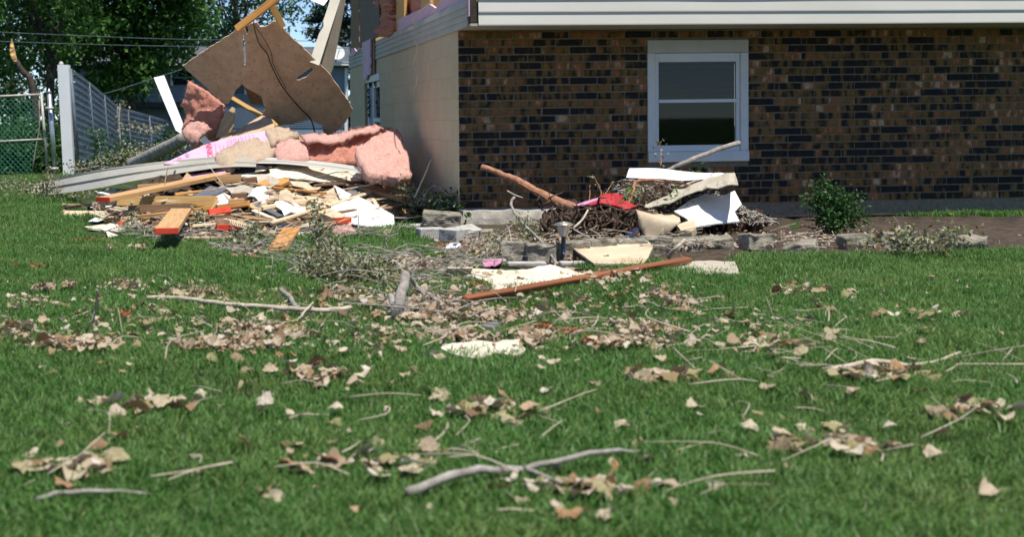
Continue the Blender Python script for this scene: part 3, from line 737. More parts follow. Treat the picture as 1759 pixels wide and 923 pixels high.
tag(tube('sagging_cable', [D(150, 166, 40), D(190, 158, 40), D(260, 136, 40), D(312, 119, 40)], .012, .012, M['fence_slat'], sides=4), 'slack cable rising past the deck rail to the board', 'wire')

# trees and shrubs behind the photographer, seen only as reflections in the window
for k, (x, y) in enumerate(((-5, -24), (4, -27), (13, -23))):
    b = Vector((x, y, terrain(x, y))); tree('yard_tree', ('first tree across the yard mirrored in the window', 'middle tree across the yard mirrored in the window', 'last tree across the yard mirrored in the window')[k], b, b + Vector((0, 0, 8)), b + Vector((0, 0, 5.2)), (4.2, 3, 4.6), 130, 60, .22, M['leaf_maple'], M['bark_dark'], 60 + k, .25, .7)
# ------------------------------------------------------------------ garden bed and lawn
BED = [(690, 388), (760, 380), (1300, 372), (1900, 372), (1900, 432), (1300, 446), (1180, 452), (1100, 458), (1000, 462), (900, 462), (850, 450), (800, 440), (735, 420)]
tag(sheet('garden_bed', BED, lambda x, y: G(x, y, .012), M['soil'], thick=.02, res=16, rag=3, amp=.02, freq=5, oct=2, smooth=True), kind='structure')
PILE = [(60, 342), (110, 335), (160, 372), (200, 395), (300, 412), (520, 412), (640, 398), (720, 385), (800, 300), (600, 240), (300, 260)]
NOGRASS = [BED, PILE, [(462, 436), (490, 390), (512, 390), (498, 436)], [(130, 380), (215, 380), (215, 412), (150, 412)], [(650, 460), (652, 442), (730, 440), (732, 460)], [(977, 421), (1122, 420), (1110, 458), (1000, 458)], [(1130, 465), (1165, 448), (1275, 445), (1275, 475)], [(752, 605), (762, 585), (905, 582), (900, 616), (765, 618)], [(750, 486), (768, 460), (815, 460), (800, 482)], [(752, 483), (768, 462), (945, 456), (1070, 475), (1060, 488), (880, 502), (850, 502)]]
def to_px(p):
    r = p - CAM; d = r.dot(FWD); return CX + r.dot(RGT) / d * F_PX, CY - r.dot(UP) / d * F_PX
def build_grass():
    rng = np.random.default_rng(2)
    clumps = []
    for c in range(5):
        V = []; Fc = []
        for k in range(26):
            x, y = rng.normal(size=2) * .035; h = rng.uniform(.012, .042); a = rng.uniform(0, 6.283); w = rng.uniform(.0016, .003); ln = rng.uniform(.35, 1.5) * h
            dx, dy = math.cos(a) * w, math.sin(a) * w; lx, ly = math.cos(a + 1.57 + rng.normal() * .4) * ln, math.sin(a + 1.57) * ln
            o = len(V); V += [(x - dx, y - dy, -.01), (x + dx, y + dy, -.01), (x + lx * .4 + dx * .8, y + ly * .4 + dy * .8, h * .62), (x + lx * .4 - dx * .8, y + ly * .4 - dy * .8, h * .62), (x + lx, y + ly, h)]
            Fc += [(o, o + 1, o + 2, o + 3), (o + 3, o + 2, o + 4)]
        me = bpy.data.meshes.new('grass_tuft'); me.from_pydata(V, [], Fc); me.update(); me.materials.append(M['grass'])
        clumps.append(bpy.data.objects.new('grass_tuft', me))
    P = []; Rz = []; S = []
    def emit(n, y0, y1, s0, s1):
        for k in range(n):
            y = rng.uniform(y0, y1); x = rng.uniform(-.27, .52) * y
            p = Vector((x, y, terrain(x, y))); q = to_px(p)
            if any(inpoly(q[0], q[1], R_) for R_ in NOGRASS): continue
            dn = noise.noise(Vector((x * .9, y * .9, 0))); d2 = noise.noise(Vector((x * 3.1, y * 3.1, 7)))
            if (dn < -.3 and rng.random() < .65) or (d2 < -.35 and rng.random() < .6): continue
            P.append(tuple(p)); Rz.append((rng.normal() * .15, rng.normal() * .15, rng.uniform(0, 6.28))); S.append(rng.uniform(s0, s1) * (1 + .35 * dn))
    emit(23000, 2.7, 7, .8, 1.25); emit(38000, 7, 11, .85, 1.35); emit(28000, 11, 17, 1.0, 1.6); emit(16000, 17, 34, 1.5, 2.4)
    me = bpy.data.meshes.new('grass_points'); me.from_pydata(P, [], []); me.update()
    at = me.attributes.new('rot', 'FLOAT_VECTOR', 'POINT'); at.data.foreach_set('vector', np.array(Rz, dtype=np.float32).ravel())
    at = me.attributes.new('scl', 'FLOAT', 'POINT'); at.data.foreach_set('value', np.array(S, dtype=np.float32))
    at = me.attributes.new('pick', 'INT', 'POINT'); at.data.foreach_set('value', rng.integers(0, len(clumps), len(P)).astype(np.int32))
    o = bpy.data.objects.new('grass', me); COL.objects.link(o); tag(o, 'short green lawn grass covering the yard', 'grass', kind='stuff')
    ng = bpy.data.node_groups.new('scatter', 'GeometryNodeTree'); L = ng.links.new
    ng.interface.new_socket('Geometry', in_out='INPUT', socket_type='NodeSocketGeometry'); ng.interface.new_socket('Geometry', in_out='OUTPUT', socket_type='NodeSocketGeometry')
    gi = ng.nodes.new('NodeGroupInput'); go = ng.nodes.new('NodeGroupOutput'); mp = ng.nodes.new('GeometryNodeMeshToPoints'); ip = ng.nodes.new('GeometryNodeInstanceOnPoints'); jn = ng.nodes.new('GeometryNodeJoinGeometry')
    for ob in clumps:
        oi = ng.nodes.new('GeometryNodeObjectInfo'); oi.inputs['Object'].default_value = ob; oi.inputs['As Instance'].default_value = True; L(oi.outputs['Geometry'], jn.inputs[0])
    def attr(name, t):
        q = ng.nodes.new('GeometryNodeInputNamedAttribute'); q.data_type = t; q.inputs[0].default_value = name; return q.outputs[0]
    ip.inputs['Pick Instance'].default_value = True
    L(gi.outputs[0], mp.inputs[0]); L(mp.outputs[0], ip.inputs['Points']); L(jn.outputs[0], ip.inputs['Instance']); L(attr('pick', 'INT'), ip.inputs['Instance Index'])
    L(attr('rot', 'FLOAT_VECTOR'), ip.inputs['Rotation']); L(attr('scl', 'FLOAT'), ip.inputs['Scale']); L(ip.outputs[0], go.inputs[0])
    md = o.modifiers.new('scatter', 'NODES'); md.node_group = ng
build_grass()

# ------------------------------------------------------------------ the debris heap
YFX = [60, 110, 160, 200, 260, 300, 400, 500, 560, 620, 680, 720]; YFY = [338, 368, 378, 392, 408, 412, 412, 412, 405, 400, 384, 376]
def dp(x, y):
    yf = float(np.interp(x, YFX, YFY)); d0 = gd(x, yf); return d0 + (yf - y) * .026
def pp(off=0.0): return lambda x, y: D(x, y, dp(x, y) - off)
def an(*a): return plane3(*a)
CORE = [(150, 352), (230, 318), (300, 296), (370, 262), (440, 236), (520, 236), (600, 236), (686, 244), (700, 300), (712, 340), (690, 372), (600, 386), (520, 398), (400, 398), (300, 396), (215, 380)]
tag(sheet('debris_heap', CORE, pp(-.30), M['soil'], thick=.35, res=11, rag=3, amp=.09, freq=5, oct=2), 'rubble core coloured dark for the shadowed gaps beneath the boards and insulation', 'debris', kind='stuff')  # dark colour of this core also paints the shadowed voids under the sheets
def shards(name, regions, n, size, m, pos, label, cat, seed):
    rng = random.Random(seed); V = []; Fc = []
    for k in range(n):
        P = rng.choice(regions)
        while True:
            x = rng.uniform(P[0], P[2]); y = rng.uniform(P[1], P[3])
            if len(P) < 5 or inpoly(x, y, P[4]): break
        c = pos(x, y); L = size * rng.uniform(.4, 1.8); w = L * rng.uniform(.12, .7)
        a = Vector((rng.gauss(0, 1), rng.gauss(0, .7), rng.gauss(0, .35))).normalized(); b = a.cross(Vector((rng.gauss(0, .4), rng.gauss(0, .4) - .3, 1))).normalized(); t = a.cross(b) * L * .04
        o = len(V); V += [c - a * L - b * w, c + a * L - b * w * rng.uniform(.2, 1), c + a * L * rng.uniform(.6, 1) + b * w, c - a * L * rng.uniform(.5, 1) + b * w]
        V += [V[o + q] - t for q in range(4)]
        Fc += [(o, o + 1, o + 2, o + 3), (o + 7, o + 6, o + 5, o + 4), (o, o + 4, o + 5, o + 1), (o + 1, o + 5, o + 6, o + 2), (o + 2, o + 6, o + 7, o + 3), (o + 3, o + 7, o + 4, o)]
    o = mesh_obj(name, V, Fc, m); return tag(o, label, cat, kind='stuff')
shards('small_debris', [(150, 236, 715, 400, CORE)], 420, .06, M['scrap'], lambda x, y: D(x, y, dp(x, y) - random.uniform(-.34, -.16)), 'splinters and torn scraps spread through the heap', 'debris', 4)
shards('small_debris', [(560, 290, 720, 372), (300, 380, 520, 415), (200, 375, 330, 405), (640, 330, 715, 385), (100, 350, 240, 395)], 420, .035, M['scrap'], pp(.0), 'loose splinters along the front of the heap', 'debris', 5)

def fibres(o, m, n, L, seed):
    rng = np.random.default_rng(seed); me = o.data; k = len(me.vertices)
    co = np.empty(k * 3); me.vertices.foreach_get('co', co); co = co.reshape(-1, 3) + np.array(o.location); no = np.empty(k * 3); me.vertices.foreach_get('normal', no); no = no.reshape(-1, 3)
    i = rng.integers(0, k, n); P = co[i] + rng.normal(size=(n, 3)) * .012; d = no[i] * .45 + rng.normal(size=(n, 3)) * .7; d /= np.linalg.norm(d, axis=1)[:, None]
    s = np.cross(d, rng.normal(size=(n, 3))); s /= np.linalg.norm(s, axis=1)[:, None]; l = L * rng.uniform(.3, 1.5, n)[:, None]; w = rng.uniform(.0008, .0028, n)[:, None]
    mid = P + d * l * .5 + rng.normal(size=(n, 3)) * L * .18
    V = np.stack([P - s * w, P + s * w, mid + s * w * .8, mid - s * w * .8, P + d * l + rng.normal(size=(n, 3)) * L * .25], 1).reshape(-1, 3)
    b = np.arange(n)[:, None] * 5; F1 = b + np.array([[0, 1, 2, 3]]); F2 = b + np.array([[3, 2, 4, 4]])
    Fc = [tuple(q) for q in F1.tolist()] + [tuple(q[:3]) for q in F2.tolist()]
    tag(mesh_obj('fibres', V.tolist(), Fc, M[m], o), kind='stuff')
NS = [100]
def S(name, label, cat, m, poly, pos, **kw):
    if m.startswith('insul'): kw['ridge'] = min(kw.get('ridge', .02), .03); kw['amp'] = kw.get('amp', .03) * .5; kw['puff'] = kw.get('puff', .0) * .6
    o = tag(sheet(name, poly, pos, M[m], **kw), label, cat)
    if m.startswith('insul'): NS[0] += 1; fibres(o, 'fibre_tan' if m == 'insul_tan' else 'fibre_pink', int(len(o.data.vertices) * 3.0), .020, NS[0])
    return o
# --- standing wall panel
fb = S('wall_panel', 'large torn brown fibreboard panel standing behind the heap', 'panel', 'fiberboard',
  [(311, 123), (345, 97), (400, 57), (412, 42), (421, 50), (424, 60), (430, 40), (441, 38), (447, 46), (460, 44), (470, 36), (476, 37), (488, 50), (492, 56), (530, 92), (566, 128), (600, 178), (606, 190), (600, 203), (585, 222), (572, 234), (558, 240), (553, 216), (530, 206), (500, 214), (480, 217), (468, 205), (450, 198), (456, 188), (449, 166), (430, 155), (415, 145), (405, 155), (398, 170), (392, 180), (383, 181), (345, 150)],
  an((311, 123, 16.5), (600, 195, 16.75), (440, 40, 16.1)), thick=.016, res=4.5, rag=.85, amp=.008, freq=1.6, fold=lambda x, y: -.0012 * abs(x - 421) * (1 if x < 421 else .12), holes=([(417, 56), (421, 72), (423, 104), (420, 118), (419, 98), (417, 74)], [(505, 141), (516, 130), (535, 117), (538, 121), (525, 134)]))
bp = an((311, 123, 16.45), (600, 195, 16.70), (440, 40, 16.05))
tag(tube('torn_cable', [bp(437, 18), bp(436, 42), bp(445, 74), bp(459, 92), bp(466, 112), bp(486, 150), bp(514, 184), bp(534, 205), bp(541, 230)], .006, .009, M['wire_black'], sides=6), 'dark cable trailing diagonally down the brown panel', 'cable')
tag(tube('torn_cable', [bp(438, 44), bp(452, 64), bp(466, 90), bp(470, 112), bp(492, 152)], .004, .004, M['wire_black'], sides=5), 'thinner strand beside the dark cable on the brown panel', 'cable')
def beam(name, label, cat, A, B, w, t, m, red=None, edge=False, up=None, jit=.002, parent=None, group=None):
    fx = lambda q: q if q[2] > 3 else (q[0], q[1], dp(q[0], q[1]) - q[2]); a, b = D(*fx(A)), D(*fx(B)); L = (b - a).length; x = (b - a).normalized()
    u = Vector(up) if up else (Vector((0, 0, 1)) if not edge else Vector((0, -1, .25)))
    mw = frame_mat((a + b) / 2, x, u)
    me = bevel_mesh(name, -L / 2, L / 2, -w / 2, w / 2, -t / 2, t / 2, .004, M[m], jit=jit)
    o = place(name, me, mw, parent)
    if not parent: tag(o, label, cat, group)
    for e in (red or ''):
        s = -1 if e == 'A' else 1
        place('painted_end', bevel_mesh('painted_end', -.004, .004, -w / 2 - .001, w / 2 + .001, -t / 2 - .001, t / 2 + .001, .002, M['red_paint']), mw @ Matrix.Translation((s * (L / 2 + .001), 0, 0)), o)
    return o
beam('rafter', 'amber rafter rising from the top left of the brown panel', 'lumber', (406, 50, 15.75), (486, -12, 15.6), .085, .04, 'lumber_orange', up=(0, -1, .4))
beam('rafter', 'short amber brace under the sloping rafter', 'lumber', (464, 4, 15.7), (486, 46, 15.85), .075, .04, 'lumber_gold', up=(0, -1, .4))
beam('joist', 'yellow joist seen through the hole in the brown panel', 'lumber', (385, 160, 17.5), (478, 216, 17.2), .055, .04, 'lumber_gold', up=(0, -1, .4))
S('brace_board', 'dark brown board inside the hole of the standing panel', 'board', 'lumber_brown', [(417, 146), (452, 162), (456, 180), (430, 178), (424, 160)], an((417, 146, 17.2), (456, 180, 17.2), (424, 178, 17.3)), thick=.02, res=8)
S('white_board', 'narrow clean white board leaning between fence and brown panel', 'board', 'white_sheet', [(264, 133), (281.5, 129), (314, 212), (312, 230), (302, 224)], an((264, 133, 18.4), (281, 129, 18.35), (312, 226, 17.5)), thick=.02, res=30, rag=0)
S('hanging_batt', 'torn red pink insulation hanging below the brown panel', 'insulation', 'insul_red', [(322, 139), (346, 152), (383, 182), (379, 215), (372, 246), (358, 240), (345, 225), (330, 238), (316, 236), (312, 224), (320, 200), (311, 178), (318, 163)], an((311, 140, 16.9), (383, 182, 16.8), (340, 240, 16.9)), thick=.10, res=4, rag=1.2, amp=.10, freq=6, oct=3, puff=.06, puff_px=9, smooth=True)
S('hanging_batt', 'pale pink tuft at the foot of the hanging insulation', 'insulation', 'insul_pink', [(312, 226), (326, 211), (350, 209), (363, 221), (348, 230), (337, 246), (322, 242)], an((312, 226, 16.6), (363, 221, 16.6), (337, 246, 16.5)), thick=.05, res=3.5, rag=1.5, amp=.06, freq=9, oct=3, puff=.04, puff_px=6, smooth=True)
S('plywood_scrap', 'tan plywood wedge standing below the hole in the panel', 'board', 'plywood', [(370, 238), (380, 206), (399, 183), (403, 186), (400, 226)], an((370, 238, 16.7), (399, 183, 16.8), (400, 226, 16.6)), thick=.015, res=12, rag=.3)
S('plywood_scrap', 'small tan plywood triangle under the hanging insulation', 'board', 'plywood', [(322, 262), (340, 240), (354, 250), (346, 262)], an((322, 262, 16.6), (340, 240, 16.7), (354, 250, 16.6)), thick=.015, res=12, rag=.3)
S('fibreboard_sheet', 'brown fibreboard strip lying above the printed pink foam', 'panel', 'fiberboard', [(352, 254), (380, 238), (420, 216), (450, 198), (466, 204), (472, 216), (456, 230), (400, 240), (372, 250)], an((352, 254, 16.5), (450, 198, 16.9), (456, 232, 16.3)), thick=.015, res=10, rag=.5)
ft = thing('metal_fascia', D(545, 110, 16.4), 'tall bent beige metal fascia leaning behind the brown panel', 'fascia')
sheet('lit_flange', [(532, 106), (548, 112), (584, 0), (592, -40), (572, -40), (566, 2)], an((532, 106, 16.35), (548, 112, 16.3), (584, 0, 17.2)), M['siding_side'], thick=.006, res=18, rag=.2, parent=ft)
sheet('broad_flange', [(548, 112), (566, 130), (572, 118), (592, 10), (600, -40), (592, -40), (584, 0)], an((548, 112, 16.5), (570, 120, 17.1), (586, 0, 17.25)), M['grey_tan'], thick=.006, res=18, rag=.4, parent=ft)
S('white_flap', 'white sheet corner hanging in at the top of the picture', 'sheet', 'white_sheet', [(524, -14), (534, 0), (556, 9), (564, -2), (562, -20)], an((524, -14, 16.8), (556, 9, 16.6), (562, -20, 16.9)), thick=.006, res=12, rag=.2)
# --- insulation and foam
pf = an((283, 280, 15.5), (460, 228, 15.9), (370, 276, 15.2))
fo = S('printed_foam', 'pink foam board printed with red lettering', 'foam board', 'foam_pink', [(281, 281), (330, 258), (365, 244), (410, 233), (455, 225), (464, 231), (466, 246), (420, 264), (372, 280), (330, 284)], pf, thick=.03, res=14, rag=.1)
def put_text(body, px, py, kx, ky, m, parent, base, shear=.16, off=.004):
    """flat print on the board: kx, ky = letter height and advance in picture units, reading upward"""
    cu = bpy.data.curves.new('print', 'FONT'); cu.body = body; cu.size = 1.0
    tmp = bpy.data.objects.new('print', cu); COL.objects.link(tmp); bpy.context.view_layer.update(); me = bpy.data.meshes.new_from_object(tmp.evaluated_get(bpy.context.evaluated_depsgraph_get()))
    c = base(px, py); nn_ = (base(px + 2, py) - c).cross(base(px, py - 2) - c).normalized()
    V = [base(px - v.co.y * kx - v.co.x * ky * shear, py - v.co.x * ky) + nn_ * off for v in me.vertices]; Fc = [tuple(p.vertices) for p in me.polygons]
    bpy.data.objects.remove(tmp); return mesh_obj('print', V, Fc, M[m], parent)
simple('print_red', (.66, .02, .10), (.70, .03, .12), 5, .6); simple('print_mauve', (.46, .22, .36), (.52, .26, .40), 5, .6)
put_text('ORNIN', 367, 271, 15, 7.6, 'print_red', fo, pf)
put_text('®', 313, 277, 11, 9, 'print_mauve', fo, pf); put_text('®', 326, 271, 11, 9, 'print_mauve', fo, pf)
lines = []
for k, (x, y0, y1) in enumerate(((371, 246, 262), (379, 249, 264), (385, 250, 256), (392, 241, 253), (396, 240, 252), (399, 239, 251), (403, 238, 250), (406, 237, 247), (411, 237, 247), (415, 235, 245), (418, 235, 244), (423, 233, 243), (429, 232, 240), (436, 231, 238))):
    a, b = pf(x, y1), pf(x - 2.4, y0); s = (pf(x + .9, y1) - a); nn_ = Vector((0, -.5, .85)) * .006
    lines.append(([a + nn_, a + s + nn_, b + s + nn_, b + nn_], [(0, 1, 2, 3)]))
V, Fc = join_vf(lines); tag(mesh_obj('fine_print', V, Fc, M['print_mauve'], fo), kind='stuff')
S('insulation_batt', 'tan crusted insulation slab lying on the printed foam', 'insulation', 'insul_tan', [(370, 264), (400, 250), (438, 236), (462, 240), (475, 258), (455, 272), (428, 283), (402, 292), (384, 289), (371, 276)], an((372, 265, 15.1), (470, 250, 15.4), (400, 288, 14.7)), thick=.09, res=4.5, rag=1.6, amp=.05, freq=8, oct=3, puff=.05, puff_px=7, smooth=True)
S('insulation_batt', 'tan curled batt touching the foot of the brown panel', 'insulation', 'insul_tan', [(456, 226), (478, 217), (496, 222), (514, 231), (500, 237), (480, 241), (468, 248)], an((456, 226, 15.9), (514, 231, 15.9), (480, 244, 15.4)), thick=.06, res=4, rag=1.2, amp=.06, freq=8, oct=2, puff=.04, puff_px=6, smooth=True)
S('insulation_batt', 'pink crumpled lump between tan slab and long batt', 'insulation', 'insul_pink', [(470, 262), (478, 246), (502, 236), (524, 240), (531, 276), (505, 276), (478, 273)], an((470, 262, 15.1), (524, 240, 15.4), (505, 275, 14.8)), thick=.08, res=4, rag=1.2, amp=.08, freq=7, oct=3, puff=.06, puff_px=8, smooth=True)
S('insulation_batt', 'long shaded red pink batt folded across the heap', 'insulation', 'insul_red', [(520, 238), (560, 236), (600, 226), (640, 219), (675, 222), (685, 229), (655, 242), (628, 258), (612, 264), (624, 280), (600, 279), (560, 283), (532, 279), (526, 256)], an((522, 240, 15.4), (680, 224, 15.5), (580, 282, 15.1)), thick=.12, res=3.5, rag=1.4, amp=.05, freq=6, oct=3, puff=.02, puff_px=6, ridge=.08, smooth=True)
S('insulation_batt', 'pale pink top lip of the long folded batt', 'insulation', 'insul_pink', [(516, 234), (545, 233), (590, 229), (640, 218), (668, 219), (640, 227), (600, 235), (560, 243), (526, 243)], an((516, 234, 15.35), (668, 219, 15.5), (560, 243, 15.1)), thick=.03, res=4.5, rag=1.2, amp=.03, freq=8, oct=3, puff=.01, puff_px=5, ridge=.03, smooth=True)
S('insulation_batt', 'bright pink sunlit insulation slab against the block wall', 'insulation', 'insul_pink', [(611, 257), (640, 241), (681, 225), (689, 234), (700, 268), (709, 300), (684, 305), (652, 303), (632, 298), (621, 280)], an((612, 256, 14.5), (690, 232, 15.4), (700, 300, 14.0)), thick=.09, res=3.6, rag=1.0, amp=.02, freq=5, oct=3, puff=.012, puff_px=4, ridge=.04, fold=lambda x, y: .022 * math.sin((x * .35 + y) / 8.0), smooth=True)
S('insulation_batt', 'small pink tuft lying on the grass under the red ended plank', 'insulation', 'insul_pink', [(566, 404), (578, 391), (602, 389), (617, 403), (606, 412), (584, 413)], an((566, 408, 11.75), (600, 389, 12.1), (600, 413, 11.65)), thick=.06, res=3.5, rag=1, amp=.05, freq=10, oct=2, puff=.05, puff_px=6, smooth=True)
S('insulation_batt', 'dusky pink wad tucked below the white sheet', 'insulation', 'insul_red', [(552, 374), (585, 376), (600, 390), (578, 397), (556, 391)], an((552, 374, 12.8), (600, 390, 12.5), (556, 391, 12.5)), thick=.06, res=4, rag=1, amp=.05, freq=9, oct=2, puff=.04, puff_px=6, smooth=True)
S('insulation_batt', 'flattened pale pink batt beneath the long red ended beam', 'insulation', 'insul_tan', [(157, 352), (175, 346), (196, 350), (222, 351), (228, 356), (206, 362), (172, 364), (160, 359)], an((157, 360, 15.1), (220, 350, 15.3), (200, 363, 14.9)), thick=.07, res=4, rag=1, amp=.05, freq=9, oct=2, puff=.05, puff_px=5, smooth=True)
S('insulation_batt', 'tan foam crumb on the grass below the big white sheet', 'insulation', 'insul_tan', [(646, 402), (655, 395), (672, 397), (675, 402), (662, 406)], lambda x, y: G(x, y, .03), thick=.03, res=3.5, rag=.6, amp=.02, freq=14, puff=.03, puff_px=4, smooth=True)
S('foam_strip', 'plain pink foam strip under the long beige siding', 'foam board', 'foam_pink', [(264, 321), (270, 312), (300, 305), (381, 291), (388, 295), (360, 306), (330, 313)], an((264, 320, 14.9), (384, 292, 14.75), (330, 313, 14.5)), thick=.025, res=14, rag=.2)
# --- long beige siding
def sweep(name, top, bot, prof, m, parent=None, n=6, back=.004):
    T = smooth_path(top, n); B = smooth_path(bot, n); k = min(len(T), len(B)); V = []
    for i in range(k):
        t, b = T[i], B[i]; al = (T[min(i + 1, k - 1)] - T[max(i - 1, 0)]); nn_ = al.cross(b - t).normalized()
        if nn_.dot(CAM - t) < 0: nn_ = -nn_
        for (s, o) in prof: V.append(t.lerp(b, s) + nn_ * o)
        for (s, o) in reversed(prof): V.append(t.lerp(b, s) + nn_ * (o - back))
    w = 2 * len(prof); Fc = [(i * w + q, i * w + (q + 1) % w, (i + 1) * w + (q + 1) % w, (i + 1) * w + q) for i in range(k - 1) for q in range(w)]
    Fc += [tuple(range(w - 1, -1, -1)), tuple((k - 1) * w + q for q in range(w))]
    return mesh_obj(name, V, Fc, M[m], parent)
PR2 = [(0, .0), (.03, .016), (.07, .010), (.10, .0), (.48, .020), (.52, .022), (.55, .002), (.97, .022), (1, .022)]
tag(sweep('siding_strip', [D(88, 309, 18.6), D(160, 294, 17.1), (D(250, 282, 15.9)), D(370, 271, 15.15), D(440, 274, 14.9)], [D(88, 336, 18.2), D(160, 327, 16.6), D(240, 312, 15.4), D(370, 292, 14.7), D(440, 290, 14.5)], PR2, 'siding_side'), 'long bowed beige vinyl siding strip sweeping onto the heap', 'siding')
tag(sweep('siding_strip', [D(430, 272, 15.2), D(490, 274, 14.9), D(570, 282, 14.6), D(648, 294, 14.2)], [D(430, 284, 14.9), D(490, 285, 14.6), D(570, 294, 14.3), D(640, 304, 13.9)], PR2, 'siding'), 'pale siding strip below the long folded batt', 'siding')
tag(sweep('siding_strip', [D(60, 318, 18.9), D(92, 310, 18.7)], [D(58, 330, 18.6), D(92, 335, 18.3)], PR2, 'grey_tan'), 'short dull siding end at the far left tip of the heap', 'siding')
# --- sheets on the heap
def cyl(cx, cy, ang, rad, amp):          # a fold along a line in the sheet
    c, s = math.cos(R(ang)), math.sin(R(ang)); return lambda x, y: amp * math.cos(max(-3.14, min(3.14, ((x - cx) * -s + (y - cy) * c) / rad * 3.14)))
S('roofing_felt', 'curled black roofing felt below the tan insulation slab', 'felt', 'black_felt', [(384, 298), (398, 287), (425, 283), (448, 281), (463, 290), (466, 297), (430, 298), (402, 301)], pp(0.22), thick=.006, res=8, rag=.3, fold=cyl(430, 290, 10, 12, .05))
S('drywall_sheet', 'wide broken cream drywall sheet across the top of the heap', 'drywall', 'cream_paper', [(396, 302), (440, 297), (466, 289), (500, 283), (545, 287), (600, 292), (628, 291), (646, 303), (640, 313), (600, 309), (575, 312), (540, 309), (500, 307), (440, 308)], pp(0.18), thick=.014, res=9, rag=1.4, amp=.035, freq=4)
S('drywall_sheet', 'torn cream sheet with a jagged edge beside the sunlit pink slab', 'drywall', 'cream_paper', [(588, 288), (625, 289), (636, 298), (650, 313), (640, 320), (628, 311), (606, 300)], pp(0.23), thick=.012, res=7, rag=1.6, amp=.03, freq=6)
S('plank_scrap', 'short orange plank under the edge of the cream drywall', 'board', 'lumber_orange', [(438, 317), (456, 308), (496, 306), (497, 311), (482, 318)], pp(0.24), thick=.03, res=12, rag=.3)
S('drywall_sheet', 'large tan paper faced sheet curling in the middle of the heap', 'drywall', 'tan_paper', [(480, 333), (492, 326), (522, 333), (556, 327), (574, 318), (584, 330), (592, 344), (566, 346), (538, 359), (520, 362), (498, 352), (479, 345)], pp(0.24), thick=.012, res=8, rag=.8, amp=.03, freq=4, fold=cyl(490, 338, 60, 20, .03))
S('drywall_sheet', 'tan flap bent upward above the large tan sheet', 'drywall', 'tan_paper', [(497, 310), (520, 311), (540, 322), (556, 314), (562, 312), (548, 324), (528, 327), (512, 322)], pp(0.22), thick=.01, res=7, rag=.8, amp=.03, freq=6)
S('drywall_sheet', 'tan torn flap below the slate coloured square', 'drywall', 'grey_tan', [(386, 322), (420, 318), (446, 324), (470, 322), (462, 330), (440, 336), (415, 332), (400, 334)], pp(0.21), thick=.01, res=8, rag=1, amp=.03, freq=5)
S('white_sheet', 'biggest bright white sheet at the front of the heap', 'sheet', 'white_sheet', [(572, 347), (600, 346), (615, 338), (630, 344), (640, 352), (652, 356), (664, 362), (676, 371), (678, 386), (664, 391), (640, 388), (604, 384), (574, 374), (568, 360)], an((572, 347, 13.2), (676, 371, 13.0), (604, 384, 12.45)), thick=.01, res=10, rag=.6, amp=.02, freq=4)
S('white_sheet', 'white curved sheet under the leafy sprig', 'sheet', 'white_sheet', [(474, 347), (490, 346), (512, 351), (524, 358), (526, 364), (500, 366), (488, 371), (484, 362), (470, 353)], pp(0.26), thick=.01, res=8, rag=.8, amp=.03, freq=6)
S('white_sheet', 'white wedge standing between slate square and tan sheet', 'sheet', 'white_sheet', [(424, 334), (442, 324), (456, 319), (462, 330), (455, 346), (438, 342)], pp(0.24), thick=.01, res=8, rag=.6, amp=.02, freq=5, fold=cyl(440, 332, 120, 16, .03))
S('white_sheet', 'upright white scrap at the end of the yellow board', 'sheet', 'white_sheet', [(370, 336), (384, 331), (396, 337), (390, 352), (372, 354)], pp(0.18), thick=.01, res=8, rag=.6)
S('white_sheet', 'white strip behind the long red ended beam', 'sheet', 'white_sheet', [(230, 330), (262, 318), (282, 316), (290, 322), (258, 331)], pp(-.12), thick=.01, res=10, rag=.6)
S('white_sheet', 'small white flake between siding and the red ended beam', 'sheet', 'white_sheet', [(166, 331), (194, 324), (202, 328), (186, 335)], an((166, 331, 16.2), (196, 324, 16.6), (186, 335, 15.9)), thick=.01, res=8, rag=.6)
S('white_sheet', 'white sheet half buried to the right of the tan sheet', 'sheet', 'white_sheet', [(574, 318), (586, 324), (604, 334), (596, 343), (584, 341)], pp(0.28), thick=.01, res=8, rag=.5)
S('slate_tile', 'dark slate coloured square with pale edge on the yellow board', 'tile', 'slate', [(330, 337), (362, 319), (389, 325), (360, 338)], pp(0.30), thick=.02, res=14, rag=.1)
S('cardboard_box', 'brown folded box side beside the pale pole', 'box', 'lumber_brown', [(560, 364), (584, 355), (612, 348), (640, 338), (655, 334), (648, 343), (612, 360), (576, 370)], pp(0.22), thick=.012, res=10, rag=.4)
S('drywall_sheet', 'small beige chip on the corner of the big white sheet', 'drywall', 'grey_tan', [(618, 352), (632, 341), (648, 346), (650, 351), (640, 358)], pp(0.26), thick=.02, res=8, rag=.5)
S('white_sheet', 'small white rag on the grass under the pale splintered plank', 'sheet', 'white_sheet', [(151, 379), (163, 375), (172, 374), (173, 369), (177, 374), (181, 377), (172, 380), (160, 380)], lambda x, y: G(x, y, .035), thick=.008, res=5, rag=.5, amp=.02, freq=15)
S('white_sheet', 'cream triangle on the grass by the black rail', 'sheet', 'cream_paper', [(181, 396), (187, 398), (203, 404), (186, 408)], lambda x, y: G(x, y, .03), thick=.008, res=6, rag=.3)
S('lath_bundle', 'splintered pale laths lying left of the small red block', 'board', 'cream_paper', [(144, 391), (164, 386), (182, 384), (205, 386), (215, 396), (200, 397), (166, 392)], lambda x, y: G(x, y, .04), thick=.02, res=6, rag=1.2, amp=.02, freq=14)
